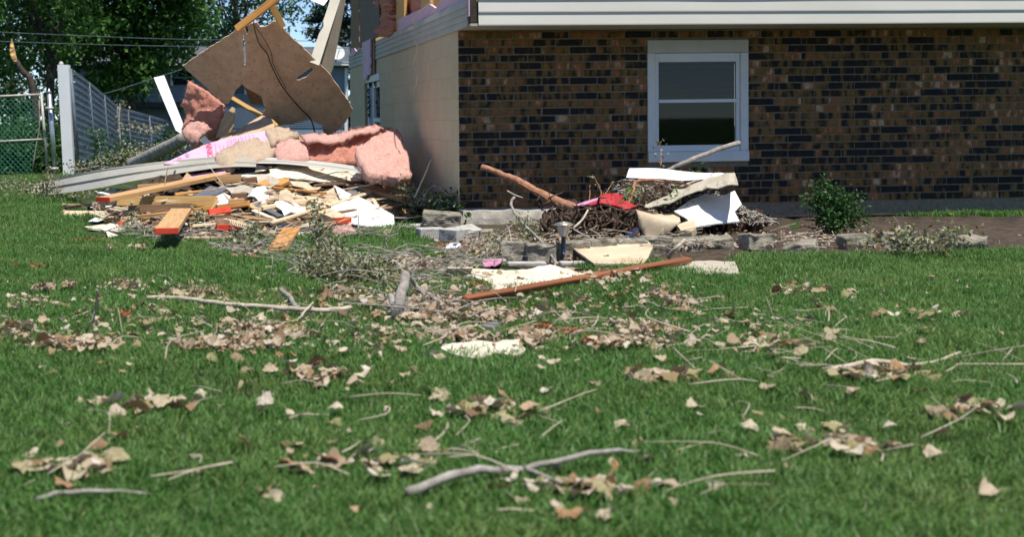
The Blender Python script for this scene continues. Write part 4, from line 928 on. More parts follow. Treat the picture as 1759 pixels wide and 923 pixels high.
# --- lumber
beam('floor_joist', 'long brown joist with a red painted end pointing left', 'lumber', (177, 343, 13.3), (395, 298, 14.75), .184, .045, 'lumber', 'A')
beam('floor_joist', 'yellow board on edge with knots in the middle of the heap', 'lumber', (204, 346, .22), (371, 347, .30), .10, .04, 'lumber_gold', edge=True)
beam('floor_joist', 'shaded brown board below the yellow board', 'lumber', (222, 361, .05), (330, 357, .12), .08, .04, 'lumber_brown', edge=True)
beam('floor_joist', 'brown board end jutting above the long red ended joist', 'lumber', (238, 323, .1), (275, 320, .0), .06, .04, 'lumber', edge=True)
beam('floor_joist', 'long thin stud crossing below the yellow board', 'lumber', (183, 382, .25), (428, 350, .38), .05, .045, 'lumber_orange', edge=True)
beam('floor_joist', 'wide plank with red end jutting out toward the lawn', 'lumber', (286, 397, 10.6), (311, 362, 12.5), .178, .045, 'lumber', 'A')
beam('floor_joist', 'pale splintered plank on the grass at the heap\'s left tip', 'lumber', (110, 369, 14.7), (207, 370, 14.4), .09, .04, 'lumber_pale', edge=True, up=(0, -.7, .7))
beam('floor_joist', 'short dark red block between the pale plank and thin stud', 'lumber', (204, 369, 14.3), (240, 370, 14.2), .05, .04, 'red_paint', edge=True)
beam('floor_joist', 'small post stub with square red end facing the lawn', 'lumber', (208, 388, .2), (222, 384, -.3), .05, .075, 'lumber_brown', 'A')
beam('floor_joist', 'plank with glossy red end behind the wooden comb', 'lumber', (391, 391, .32), (383, 374, -.5), .184, .05, 'lumber_brown', 'A')
beam('floor_joist', 'tan joist with red end close to the block wall', 'lumber', (702, 343, .75), (604, 320, .05), .175, .05, 'lumber', 'A')
beam('floor_joist', 'joist with red end sticking out over the pink wad', 'lumber', (588, 379, .35), (540, 360, .1), .175, .055, 'lumber_pale', 'A')
beam('broken_plank', 'orange broken plank propped on the grass in front', 'lumber', (477, 428, 10.35), (501, 394, 11.6), .13, .03, 'lumber_orange', jit=.008)
beam('broken_plank', 'tiny pale offcut beside the orange broken plank', 'lumber', (505, 418, 11.2), (509, 408, 11.6), .03, .02, 'lumber_pale')
beam('wood_block', 'square brown block at the end of the yellow board', 'lumber', (398, 339, .22), (424, 338, .22), .07, .08, 'lumber_brown')
beam('wood_block', 'brown block lying just under the square block', 'lumber', (393, 349, .2), (420, 347, .2), .07, .07, 'lumber')
beam('wood_block', 'brown plank end below the black felt', 'lumber', (375, 308, .08), (415, 306, .1), .06, .08, 'lumber')
beam('wood_block', 'tan plank end left of the orange plank', 'lumber', (416, 312, .12), (440, 309, .12), .06, .07, 'lumber_brown')
beam('lath', 'pale lath along the grass below the red ended plank', 'lumber', (316, 409, 11.75), (432, 409, 11.7), .05, .02, 'lumber_pale')
beam('lath', 'thin orange lath lying on the pale lath', 'lumber', (344, 401, 12.0), (432, 406, 11.8), .03, .02, 'lumber')
beam('lath', 'grey brown board running right behind the dry leaves', 'lumber', (418, 402, 12.0), (512, 409, 11.7), .05, .03, 'lumber_pale')
beam('lath', 'thin straight batten at the far left of the heap', 'lumber', (106, 353, 15.8), (160, 352, 15.8), .04, .02, 'lumber')
beam('lath', 'dark batten under the thin straight batten', 'lumber', (112, 358, 15.4), (160, 350, 15.6), .05, .03, 'dark_trim')
beam('lath', 'black rail lying flat at the front left of the heap', 'lumber', (170, 410, 12.1), (262, 389, 12.9), .06, .04, 'black_felt')
beam('lath', 'grey metal channel lying behind the leafy sprig', 'lumber', (484, 386, 12.4), (545, 395, 12.2), .05, .03, 'galv')
beam('lath', 'red painted wedge under the thin stud', 'lumber', (358, 365, .2), (396, 360, .2), .06, .03, 'red_paint', edge=True)
beam('lath', 'beige strip slanting down from the wood blocks', 'lumber', (436, 362, .2), (478, 380, .2), .05, .015, 'cream_paper')
beam('lath', 'dark strip slanting beside the beige strip', 'lumber', (440, 352, .15), (482, 372, .15), .07, .015, 'slate')
tag(tube('broom_pole', [D(466, 384, dp(466, 384) - .3), D(570, 352, dp(570, 352) - .4), D(677, 319, dp(677, 319) - .35)], .022, .02, M['lumber_pale'], sides=10), 'round pale pole slanting across the front of the heap', 'pole')
rk = thing('wooden_comb', D(412, 388, 12), 'toothed wooden comb strip lying in front of the heap', 'rack')
beam('back', None, None, (386, 377, 12.2), (435, 391, 11.9), .03, .02, 'lumber_pale', parent=rk)
for k in range(12):
    x = 396 + k * 3.1; y = 379.6 + k * .95; beam('tooth', None, None, (x + 1.5, y - 2.5, 12.1 - k * .015), (x - 1, y + 6, 11.85 - k * .015), .010, .014, 'lumber_pale', parent=rk)

def splinters(n, seed, regions, label, Lr, wr, m, off):
    rng = random.Random(seed); parts = []
    for k in range(n):
        P = rng.choice(regions); x, y = rng.uniform(P[0], P[2]), rng.uniform(P[1], P[3]); c = D(x, y, dp(x, y) - rng.uniform(*off)); L = rng.uniform(*Lr); w = rng.uniform(*wr); t = w * rng.uniform(.2, .6)
        a = Vector((1, rng.gauss(0, .5), rng.gauss(0, .16))).normalized() if rng.random() < .75 else Vector((rng.gauss(0, .6), rng.gauss(0, 1), rng.gauss(0, .3))).normalized()
        b = Vector((rng.gauss(0, .2), rng.gauss(0, .2), 1)).cross(a).normalized(); u = a.cross(b); j = lambda: rng.uniform(-.16, .16) * L
        V = [c - a * (L / 2 + j()) - b * w - u * t, c - a * (L / 2 + j()) + b * w - u * t, c - a * (L / 2 + j()) + b * w * .6 + u * t, c - a * (L / 2 + j()) - b * w * .8 + u * t]
        V += [c + a * (L / 2 + j()) - b * w * .7 - u * t, c + a * (L / 2 + j()) + b * w * .5 - u * t, c + a * (L / 2 + j()) + b * w * .4 + u * t, c + a * (L / 2 + j()) - b * w * .6 + u * t]
        parts.append((V, [(3, 2, 1, 0), (4, 5, 6, 7), (0, 1, 5, 4), (1, 2, 6, 5), (2, 3, 7, 6), (3, 0, 4, 7)]))
    V, Fc = join_vf(parts); tag(mesh_obj('splintered_wood', V, Fc, M[m]), label, 'debris', kind='stuff')
foliage('splinter', [(.60, .43, .25), (.70, .55, .36), (.46, .28, .13), (.74, .66, .52), (.30, .18, .09), (.80, .76, .68), (.55, .35, .16)], .0, .8)
splinters(280, 3, [(200, 330, 700, 396), (380, 296, 690, 350)], 'long pale splinters lying across the heap', (.12, .55), (.005, .016), 'splinter', (-.16, .16))
splinters(110, 6, [(120, 366, 240, 396), (250, 396, 530, 414), (540, 385, 700, 402)], 'thin splinters along the foot of the heap', (.06, .3), (.004, .010), 'splinter', (-.02, .04))
rz_ = random.Random(77)
used = set()
for k in range(40):                      # torn paper and board scraps, each its own piece
    x, y = rz_.uniform(390, 690), rz_.uniform(300, 385); w, h = rz_.uniform(12, 30), rz_.uniform(5, 12); n_ = rz_.randint(5, 7)
    P = [(x + math.cos(2 * math.pi * q / n_ + .4) * w * rz_.uniform(.6, 1.1), y + math.sin(2 * math.pi * q / n_ + .4) * h * rz_.uniform(.6, 1.1)) for q in range(n_)]
    m_ = rz_.choice(('cream_paper', 'tan_paper', 'white_sheet', 'grey_tan', 'plywood', 'slate', 'tan_paper'))
    lab = {'cream_paper': 'cream', 'tan_paper': 'tan', 'white_sheet': 'white', 'grey_tan': 'grey tan', 'plywood': 'plywood', 'slate': 'dark grey'}[m_] + ' torn scrap in the %s of the heap near the %s' % ('upper part' if y < 335 else 'lower part', 'pale pole' if x > 560 else ('leafy spray' if x > 480 else 'yellow board'))
    if lab in used: continue
    used.add(lab); S('torn_scrap', lab, 'scrap', m_, P, pp(rz_.uniform(.0, .2)), thick=.01, res=7, rag=1.2, amp=.05, freq=6, seed=k + 3)
for k, (A, B, w, t, m_, lab) in enumerate((
    ((420, 372, .2), (520, 384, .2), .05, .03, 'lumber', 'brown batten behind the comb'), ((450, 358, .3), (545, 340, .3), .035, .03, 'lumber_pale', 'pale batten over the white curved sheet'),
    ((520, 376, .25), (610, 362, .3), .05, .03, 'lumber_brown', 'dark batten below the folded brown box'), ((610, 318, .2), (690, 330, .4), .06, .03, 'lumber_pale', 'pale batten above the tan joist by the wall'),
    ((630, 362, .3), (712, 352, .6), .035, .03, 'lumber_brown', 'dark stick near the wall end of the heap'), ((300, 334, .2), (372, 326, .25), .05, .03, 'lumber_orange', 'orange batten left of the slate square'),
    ((232, 372, .25), (330, 366, .3), .06, .03, 'lumber', 'brown batten just under the shaded board'), ((262, 384, .25), (360, 376, .3), .04, .03, 'lumber_brown', 'dark batten under the thin stud'),
    ((330, 388, .2), (420, 382, .2), .05, .02, 'lumber_pale', 'pale batten right of the jutting wide plank'), ((212, 336, .1), (262, 330, .1), .05, .03, 'lumber_pale', 'pale batten behind the long red ended joist'),
    ((540, 318, .3), (640, 312, .3), .03, .02, 'lumber_brown', 'thin dark batten along the cream drywall edge'), ((640, 342, .4), (664, 382, .3), .03, .02, 'lumber_pale', 'upright pale splinter at the right of the white sheet'),
    ((130, 382, .05), (196, 374, .1), .04, .02, 'lumber', 'brown batten on the grass by the pale splintered plank'), ((470, 322, .3), (560, 332, .35), .04, .02, 'lumber_orange', 'orange batten across the top of the tan sheet'))):
    beam('batten', lab, 'lumber', A, B, w, t, m_, jit=.006)
# ------------------------------------------------------------------ blocks and bed on the right
def block(name, label, px, py, w, dep, h, rz, m, z=0.0, tilt=(0, 0), split=False, seed=0, group=None):
    bm = bmesh.new(); v, f = box_vf(-w / 2, w / 2, -dep / 2, dep / 2, 0, h); vs_ = [bm.verts.new(q) for q in v]; [bm.faces.new([vs_[i] for i in q]) for q in f]
    bmesh.ops.recalc_face_normals(bm, faces=bm.faces); bmesh.ops.bevel(bm, geom=list(bm.edges), offset=.008, segments=1, affect='EDGES')
    bmesh.ops.subdivide_edges(bm, edges=[e for e in bm.edges if e.calc_length() > .05], cuts=5, use_grid_fill=True)
    for q in bm.verts:
        nn_ = noise.noise_vector(q.co * 16 + Vector((seed * 3.3, 0, 0))); k = .004
        if split and q.co.y < -dep / 2 + .03: k = .022
        q.co += nn_ * k
    me = bpy.data.meshes.new(name); bm.to_mesh(me); bm.free(); me.materials.append(M[m])
    p = G(px, py, z); mw = Matrix.Translation(p) @ Matrix.Rotation(R(rz), 4, 'Z') @ Matrix.Rotation(R(tilt[0]), 4, 'X') @ Matrix.Rotation(R(tilt[1]), 4, 'Y')
    o = place(name, me, mw); return tag(o, label, 'block', group)
block('wall_block', 'rough split faced block leaning at the house corner', 757, 388, .34, .24, .125, -4, 'block_split', z=.02, split=True, seed=1, tilt=(3, 5))
block('wall_block', 'grey smooth block lying at the edge of the grass', 739, 412, .21, .15, .10, 12, 'block_grey', seed=2)
block('wall_block', 'angled grey block beside the smooth block', 782, 416, .17, .22, .11, 38, 'block_grey', seed=3)
block('wall_block', 'pale tilted block behind the angled grey block', 806, 404, .17, .2, .06, 25, 'block_grey', z=.05, seed=4, tilt=(10, -6))
block('wall_block', 'brown stained block end near the footing', 838, 420, .12, .2, .12, -10, 'block_split', seed=5)
block('wall_block', 'thin flat paver left of the split faced block', 712, 391, .30, .22, .03, 8, 'block_grey', seed=6)
for k, (x, y, rz, lab) in enumerate(((884, 449, -14, 'first mossy block of the curved bed edging'), (929, 453, -4, 'second mossy block of the curved bed edging'), (985, 449, 6, 'edging block under the solar light'), (1034, 446, 4, 'edging block behind the tan folded sheet'), (1084, 444, 3, 'edging block mostly hidden by the tan sheet'), (1127, 440, 8, 'edging block at the right end of the tan sheet'))):
    block('edging_block', lab, x, y - 1, .20, .17, .135, rz, 'block_split', split=True, seed=10 + k, group='bed edging blocks')
for k, (x, y, w) in enumerate(((850, 455, .16), (905, 459, .26), (990, 458, .22))):
    block('edging_stone', ('small', 'long', 'partly covered')[k] + ' flat grey stone at the foot of the bed edging', x, y, w, .08, .035, -3, 'block_grey', seed=30 + k)
# solar path light
sl = thing('solar_light', G(968, 428, .10), 'bronze topped solar path light standing in the bed', 'lamp')
SD = gd(968, 428, .10)
def lathe(name, cx, prof, m, parent, sides=18):
    V = []; 
    for (y, r) in prof:
        c = D(cx, y, SD)
        for k in range(sides): a = 2 * math.pi * k / sides; V.append(c + Vector((math.cos(a) * r, math.sin(a) * r, 0)))
    n = len(prof); Fc = [(i * sides + k, i * sides + (k + 1) % sides, (i + 1) * sides + (k + 1) % sides, (i + 1) * sides + k) for i in range(n - 1) for k in range(sides)]
    Fc += [tuple(range(sides)), tuple((n - 1) * sides + k for k in range(sides - 1, -1, -1))]
    return mesh_obj(name, V, Fc, M[m], parent, True)
k_ = SD / F_PX
lathe('cap', 968, [(381, 4 * k_), (382.5, 11 * k_), (385, 17 * k_), (387.5, 16.5 * k_), (388, 10 * k_)], 'solar_metal', sl)
lathe('lens', 968, [(388, 10.5 * k_), (396, 9 * k_), (402, 6.5 * k_), (406, 5.2 * k_)], 'solar_glass', sl)
for k in range(8):
    a = k * math.pi / 4; pts = [D(968, y, SD) + Vector((math.cos(a) * r * k_, math.sin(a) * r * k_, 0)) for (y, r) in ((388, 11), (397, 9.3), (406, 5.5))]
    V, Fc = tube_vf(pts, .0035, 4); mesh_obj('rib', V, Fc, M['solar_metal'], sl)
lathe('stake', 968, [(405, 5.4 * k_), (408, 4 * k_), (426, 4 * k_), (436, 3 * k_)], 'navy_plastic', sl)
# uprooted shrub
us = thing('uprooted_shrub', G(1010, 405, .0), 'uprooted shrub with a reddish trunk lying against the brick wall', 'shrub')
tube('trunk', [D(827, 287, 12.2), D(848, 293, 12.15), D(868, 303, 12.1), D(890, 311, 12.0), D(920, 328, 11.9), D(950, 343, 11.8), D(990, 358, 11.6)], 0.024, .04, M['bark_red'], us, 9, 4, .003, .12)
for k in range(6):
    o = random.uniform(-3, 3); tube('bark_strip', [D(890 + k * 9, 311 + k * 4 + o, 11.95), D(925 + k * 9, 331 + k * 3.4 + o, 11.84), D(960 + k * 6, 347 + k * 2 + o * 1.5, 11.7)], .006, .003, M['bark_red'], us, 4, 3, .006)
sheet('root_ball', [(926, 386), (938, 366), (960, 358), (985, 352), (1015, 356), (1060, 354), (1105, 358), (1120, 380), (1105, 400), (1085, 412), (1000, 420), (945, 420), (930, 405)], an((926, 386, 11.5), (1110, 360, 11.9), (1000, 418, 11.0)), M['soil'], thick=.2, res=3.2, rag=2, amp=.11, freq=17, oct=3, puff=.10, puff_px=20, parent=us)
rr_ = random.Random(9)
for k in range(90):
    x, y = rr_.uniform(925, 1110), rr_.uniform(350, 412); d = 11.3 - (y - 350) * .006; dx, dy = rr_.uniform(-34, 34), rr_.uniform(-22, 26)
    tube('root', [D(x, y, d + .1), D(x + dx * .5 + rr_.uniform(-6, 6), y + dy * .5 + rr_.uniform(-6, 6), d - .14), D(x + dx, y + dy, d - .05)], rr_.uniform(.005, .014), .003, M['root'], us, 5, 3, .005)
# right hand debris
S('plastic_scrap', 'shiny red plastic scrap behind the root ball', 'plastic', 'red_plastic', [(1004, 352), (1022, 343), (1033, 335), (1048, 331), (1056, 331), (1072, 338), (1070, 344), (1096, 352), (1092, 358), (1072, 358), (1040, 352), (1016, 353)], an((1004, 352, 11.6), (1056, 331, 11.75), (1072, 358, 11.4)), thick=.02, res=6, rag=.3, amp=.03, freq=9)
S('plastic_scrap', 'thin pink plastic strip between trunk and red plastic', 'plastic', 'pink_plastic', [(984, 353), (1000, 348), (1018, 342), (1034, 338), (1020, 346), (1000, 353)], an((984, 353, 11.5), (1034, 338, 11.55), (1000, 353, 11.45)), thick=.01, res=6, rag=.3)
tag(sheet('brush_mound', [(1056, 362), (1062, 334), (1076, 312), (1110, 305), (1160, 312), (1200, 318), (1246, 340), (1290, 366), (1320, 380), (1180, 384), (1090, 376)], an((1056, 362, 11.9), (1110, 305, 12.5), (1300, 372, 11.9)), M['root'], thick=.12, res=4.5, rag=4, amp=.13, freq=13, oct=3), 'tangled mound of dead roots under the front window', 'brush', kind='stuff')
tw = []
for k in range(620):
    x = rr_.uniform(1060, 1330); y = rr_.uniform(308 + max(0, x - 1190) * .5, 382); d = 12.0 + (360 - y) * .009 - rr_.uniform(0, .25); a = rr_.uniform(0, 3.14); L = rr_.uniform(5, 17)
    tw.append(tube_vf([D(x, y, d), D(x + math.cos(a) * L + rr_.uniform(-2, 2), y + math.sin(a) * L * .6, d - rr_.uniform(-.05, .1))], rr_.uniform(.003, .009), 4))
V, Fc = join_vf(tw); tag(mesh_obj('brush_twigs', V, Fc, M['bark_grey'], smooth=True), 'dead twigs bristling from the mound under the window', 'brush', kind='stuff')
tag(sweep('vinyl_strip', [D(1081, 289, 11.9), D(1130, 289, 11.9), D(1172, 294, 11.9), D(1210, 297, 12.1), D(1250, 296, 12.4)], [D(1076, 305, 11.8), D(1130, 307, 11.8), D(1172, 310, 11.75), D(1210, 308, 12.0), D(1250, 309, 12.3)], [(0, 0), (.3, .008), (.7, .008), (1, 0)], 'white_vinyl'), 'white vinyl strip bent below the front window', 'siding')
tag(tube('branch', [D(1146, 293, 12.1), D(1180, 278, 12.1), D(1230, 258, 12.2), D(1270, 246, 12.3)], .018, .024, M['bark_grey'], sides=7, wob=.004), 'lichen grey branch propped against the window sill', 'branch')
tag(tube('branch', [D(1072, 372, 11.6), D(1086, 330, 11.7), D(1098, 311, 11.8), D(1150, 313, 11.8), D(1195, 320, 11.8)], .022, .008, M['bark_red'], sides=7, wob=.004), 'bent brown root arching under the white vinyl strip', 'branch')
S('siding_scrap', 'torn beige sheet curling over the dead roots', 'siding', 'grey_tan', [(1103, 357), (1130, 345), (1152, 334), (1176, 318), (1204, 305), (1262, 296), (1268, 318), (1206, 324), (1176, 336), (1146, 347)], an((1103, 357, 11.3), (1262, 296, 11.8), (1176, 336, 11.2)), thick=.008, res=8, rag=.6, amp=.03, freq=6)
S('white_sheet', 'bright white panel at the right end of the brush mound', 'sheet', 'white_sheet', [(1158, 363), (1185, 346), (1212, 332), (1240, 336), (1262, 328), (1274, 350), (1262, 362), (1270, 380), (1232, 384), (1196, 390), (1176, 374)], an((1158, 363, 11.2), (1300, 326, 11.8), (1196, 390, 10.8)), thick=.01, res=16, rag=.4, amp=.02, freq=3)
S('cardboard_roll', 'curled tan paper sheet forming a scoop beside the bed', 'paper', 'tan_paper', [(1092, 367), (1106, 372), (1138, 379), (1158, 386), (1167, 393), (1148, 401), (1112, 403), (1099, 388)], an((1092, 367, 10.9), (1167, 393, 10.7), (1112, 403, 10.7)), thick=.012, res=5, rag=.2, fold=cyl(1125, 382, 15, 24, .06), smooth=True)
S('cardboard_roll', 'flat tan top flap of the curled paper sheet', 'paper', 'tan_paper', [(1108, 371), (1130, 368), (1166, 365), (1169, 381), (1150, 383), (1128, 377)], an((1108, 371, 11.1), (1166, 365, 11.3), (1150, 383, 10.9)), thick=.01, res=8, rag=.3)
S('cardboard_roll', 'small tan carton beside the white panel', 'paper', 'tan_paper', [(1162, 386), (1193, 376), (1196, 392), (1188, 397), (1170, 396)], an((1162, 386, 10.8), (1193, 376, 10.9), (1180, 397, 10.6)), thick=.05, res=9, rag=.2)
S('plastic_disc', 'dark navy plastic disc lying in front of the root ball', 'plastic', 'navy_plastic', [(1070, 408), (1076, 398), (1088, 391), (1097, 391), (1096, 398), (1088, 406), (1076, 411)], an((1070, 408, 10.5), (1097, 391, 10.75), (1088, 410, 10.4)), thick=.02, res=5, rag=.1, puff=.02, puff_px=6, smooth=True)
S('drywall_sheet', 'tan folded sheet draped over the bed edging', 'drywall', 'tan_paper', [(977, 421), (1010, 417), (1045, 413), (1085, 410), (1104, 410), (1113, 415), (1122, 424), (1114, 440), (1106, 451), (1085, 453), (1048, 452), (1020, 452), (1004, 440)], an((977, 421, 9.75), (1104, 410, 10.0), (1048, 452, 9.05)), thick=.012, res=8, rag=.4, amp=.012, freq=5)
S('drywall_sheet', 'long cream sheet lying flat on the lawn', 'drywall', 'cream_paper', [(770, 470), (800, 461), (850, 464), (905, 463), (945, 456), (975, 463), (1010, 470), (1072, 474), (1066, 482), (1010, 486), (960, 490), (880, 501), (850, 503), (842, 488), (815, 477)], lambda x, y: G(x, y, .035), thick=.012, res=9, rag=.9, amp=.02, freq=4, holes=([(831, 474), (838, 467), (848, 472), (838, 471)],))
S('drywall_sheet', 'tan upturned corner at the left of the cream sheet', 'drywall', 'tan_paper', [(751, 484), (769, 461), (812, 461), (808, 472), (778, 479)], an((751, 484, gd(751, 484) - .02), (769, 461, gd(769, 461, .09)), (808, 472, gd(808, 472, .05))), thick=.012, res=8, rag=.5)
S('drywall_sheet', 'grey tan sheet lying in front of the small pink tuft', 'drywall', 'grey_tan', [(652, 449), (700, 444), (716, 443), (730, 449), (727, 456), (690, 458), (664, 457)], lambda x, y: G(x, y, .03), thick=.01, res=8, rag=.8, amp=.012, freq=6)
S('drywall_sheet', 'grey tan sheet at the end of the brown trim stick', 'drywall', 'grey_tan', [(1134, 461), (1165, 453), (1200, 450), (1262, 449), (1270, 470), (1200, 470), (1160, 464)], lambda x, y: G(x, y, .04), thick=.012, res=10, rag=.6, amp=.012, freq=5)
S('drywall_sheet', 'cream sheet edge entering at the bottom of the lawn', 'drywall', 'cream_paper', [(757, 600), (762, 590), (820, 588), (872, 584), (892, 586), (903, 598), (886, 609), (850, 604), (822, 613), (786, 607)], lambda x, y: G(x, y, .042), thick=.012, res=8, rag=1.6, amp=.02, freq=7)
beam('trim_stick', 'long reddish brown trim stick lying across the cream sheet', 'lumber', (798, 515, gd(798, 515, .05)), (1184, 446, gd(1184, 446, .07)), .045, .03, 'wood_trim', up=(0, -.45, .9))
sb = thing('sensor_box', G(779, 441), 'small white box with a dark square window on the lawn', 'box')
p = G(779, 440, 0.0); mwb = Matrix.Translation(p + Vector((0, 0, .045))) @ Matrix.Rotation(R(-28), 4, 'Z') @ Matrix.Rotation(R(16), 4, 'X')
place('case', bevel_mesh('case', -.045, .045, -.05, .05, -.035, .035, .006, M['white_vinyl']), mwb, sb)
place('solar_cell', bevel_mesh('solar_cell', -.016, .016, -.016, .016, -.002, .002, .001, M['navy_plastic']), mwb @ Matrix.Translation((.012, .012, .036)), sb)
place('dark_band', bevel_mesh('dark_band', -.002, .002, -.02, .02, -.03, .03, .001, M['navy_plastic']), mwb @ Matrix.Translation((.046, -.02, 0)), sb)
for k, (a, lab) in enumerate((([(828, 450), (842, 445), (856, 446), (848, 452), (832, 455)], 'lilac plastic scrap beside the bed edging'), ([(829, 456), (846, 450), (866, 443), (860, 452), (840, 457)], 'pink curled plastic scrap just under the lilac one'))):
    S('plastic_scrap', lab, 'plastic', 'pink_plastic', a, lambda x, y: G(x, y, .04), thick=.006, res=5, rag=.3, amp=.02, freq=14)
# ------------------------------------------------------------------ branches, twigs, leafy sprays
def gp3(pts): return [G(x, y, z) for (x, y, z) in pts]
def twig(label, pts, r0, r1, m='bark_grey', group=None):
    return tag(tube('fallen_branch', gp3(pts), r0, r1, M[m], sides=7, n=4, wob=.004, jit=.06), label, 'branch', group)
twig('grey forked branch on the grass left of the orange plank', [(303, 406, .03), (330, 422, .02), (352, 429, .02), (372, 426, .03)], .012, .016)
twig('thicker grey branch running right from the fork', [(360, 420, .04), (385, 427, .03), (420, 437, .02), (460, 445, .02), (520, 444, .02)], .024, .009)
twig('long pale stick lying across the lower lawn', [(253, 511, .045), (310, 512, .05), (370, 521, .05), (440, 526, .045), (500, 531, .05), (560, 533, .055), (602, 529, .05)], .013, .013, 'bark_pale')
twig('short thick bark stick crossing the long pale stick', [(482, 497, .03), (497, 510, .04), (506, 525, .04), (516, 541, .02)], .016, .012)
twig('straight pale twig poking up by the leaf pile', [(508, 552, .02), (522, 538, .05), (538, 520, .09)], .006, .005, 'bark_pale')
twig('thin twig standing upright in the lower left grass', [(142, 580, .0), (155, 556, .10), (165, 531, .16), (166, 498, .26)], .006, .006)
twig('stout grey log piece standing among the leaves', [(681, 549, .0), (688, 515, .10), (697, 473, .20)], .032, .026)
twig('short fork of the stout grey log', [(684, 535, .03), (676, 522, .07), (670, 508, .10)], .018, .016)
twig('grey branch leaning off the top of the stout log', [(692, 468, .19), (712, 487, .10), (730, 508, .04)], .012, .014)
twig('slender grey branch trailing right from the stout log', [(735, 505, .05), (752, 518, .05), (780, 535, .03), (806, 546, .02)], .014, .007)
twig('long thin switch beside the leafy spray', [(553, 402, .12), (575, 432, .08), (596, 455, .05), (620, 475, .04)], .006, .008)
twig('paired thin stems under the leafy spray', [(575, 462, .04), (620, 466, .05), (655, 483, .03)], .006, .005)
twig('curving white twig between panel and leafy spray', [(488, 378, .2), (510, 390, .12), (520, 405, .04), (545, 412, .02)], .005, .004, 'wire_white')
twig('thin stick at the lower left corner', [(20, 592, .02), (60, 596, .02), (100, 601, .02)], .006, .006, 'bark_pale')
twig('thin pale stick along the bottom left edge', [(180, 588, .02), (230, 589, .02), (292, 592, .02)], .005, .004, 'bark_pale')
twig('short pale twig in the left grass', [(75, 548, .02), (110, 546, .02), (140, 542, .03), (152, 535, .05)], .005, .004, 'bark_pale')
twig('thin twig at the lower right corner', [(1130, 602, .02), (1165, 592, .02), (1205, 587, .02)], .006, .005)
twig('fine curved twig in the right grass', [(1100, 512, .02), (1130, 526, .02), (1160, 531, .02), (1185, 525, .02)], .004, .003, 'bark_pale')
twig('thin pale twig beside the dark pad', [(818, 560, .04), (840, 572, .02), (858, 584, .02)], .004, .004, 'bark_pale')
tag(tube('fallen_branch', [D(712, 340, 13.4), D(727, 308, 13.35), D(734, 290, 13.3), D(743, 271, 13.3)], .010, .007, M['bark_pale'], sides=6, wob=.003), 'pale stick standing against the block wall', 'branch')
tag(tube('fallen_branch', [D(728, 345, 13.2), D(732, 330, 13.2), D(744, 319, 13.2), D(758, 325, 13.1), D(772, 336, 13.0)], .007, .004, M['bark_grey'], sides=6, wob=.003), 'bent twig hooked beside the pale standing stick', 'branch')
tag(tube('fallen_branch', [D(884, 338, 11.6), D(878, 352, 11.5), D(892, 376, 11.0), D(912, 398, 10.4), D(935, 420, 9.9), D(952, 448, 9.3), D(953, 458, 9.1)], .013, .006, M['bark_grey'], sides=7, wob=.004), 'crooked grey branch reaching over the mossy edging blocks', 'branch')
tag(tube('fallen_branch', [D(871, 328, 11.6), D(884, 335, 11.6), D(898, 340, 11.6)], .008, .004, M['bark_pale'], sides=6), 'forked tip of the crooked grey branch', 'branch')
tag(tube('fallen_branch', [D(820, 420, 10.6), D(860, 400, 10.8), D(893, 378, 11.0)], .006, .006, M['bark_grey'], sides=6, wob=.003), 'thin dark twig slanting up beside the footing', 'branch')
tag(tube('fallen_branch', [D(985, 392, 10.8), D(1000, 378, 10.9), D(1010, 361, 11.0)], .010, .008, M['bark_pale'], sides=6), 'straight pale stick behind the solar light', 'branch')
tag(tube('fallen_branch', [D(985, 394, 10.5), D(1010, 408, 10.4), D(1028, 416, 10.3)], .007, .005, M['bark_grey'], sides=6), 'thin twig running right of the solar light', 'branch')
tag(tube('fallen_branch', [G(1148, 442, .03), G(1162, 426, .10), G(1176, 412, .15)], .016, .012, M['bark_pale'], sides=7, wob=.003), 'stubby tan branch stuck in the bed near the brown trim', 'branch')
lg = thing('fallen_log', D(240, 282, 19.5), 'lichen covered log with a torn yellow end by the fence', 'log')
tube('log', [D(226, 284, 19.5), D(262, 266, 19.0), D(322, 236, 18.4)], .10, .085, M['bark_grey'], lg, 11, 5, .008, .05)
sheet('torn_end', [(228, 290), (238, 264), (243, 268), (240, 290)], an((228, 290, 19.38), (240, 264, 19.38), (240, 290, 19.3)), M['raw_wood'], thick=.05, res=4, rag=.8, parent=lg)
def spray(label, stems, n, size, spread, m='shrub_leaf', bark='bark_grey', name='leafy_branch', seed=1, r=.008):
    """a leafy branch: stems through the spray, many small leaves around them"""
    rng = np.random.default_rng(seed); t = thing(name, stems[0][0], label, 'branch'); cs = []
    tubes = []
    for st in stems:
        p = smooth_path(st, 6, .006); tubes.append(tube_vf(p, [r * (1 - .7 * i / (len(p) - 1)) for i in range(len(p))], 5)); cs += [tuple(q) for q in p]
    V, Fc = join_vf(tubes); mesh_obj('stems', V, Fc, M[bark], t, True)
    C = np.array(cs); idx = rng.integers(0, len(C), n); V, Fc = leaf_cloud(C[idx], [spread] * n, 1, size, rng, .8)
    for k in range(0, len(V)): 
        if V[k, 2] < .012: V[k, 2] = .012 + abs(V[k, 2]) * .2
    np_obj('leaves', V, Fc, M[m], t); return t
Dd = lambda x, y, z: G(x, y, z)
spray('upright grey green leafy spray in front of the heap', [[Dd(562, 452, .04), Dd(552, 420, .16), Dd(546, 385, .30), Dd(541, 348, .43)], [Dd(562, 452, .04), Dd(566, 420, .12), Dd(556, 395, .2)]], 1100, .014, .03, seed=1)
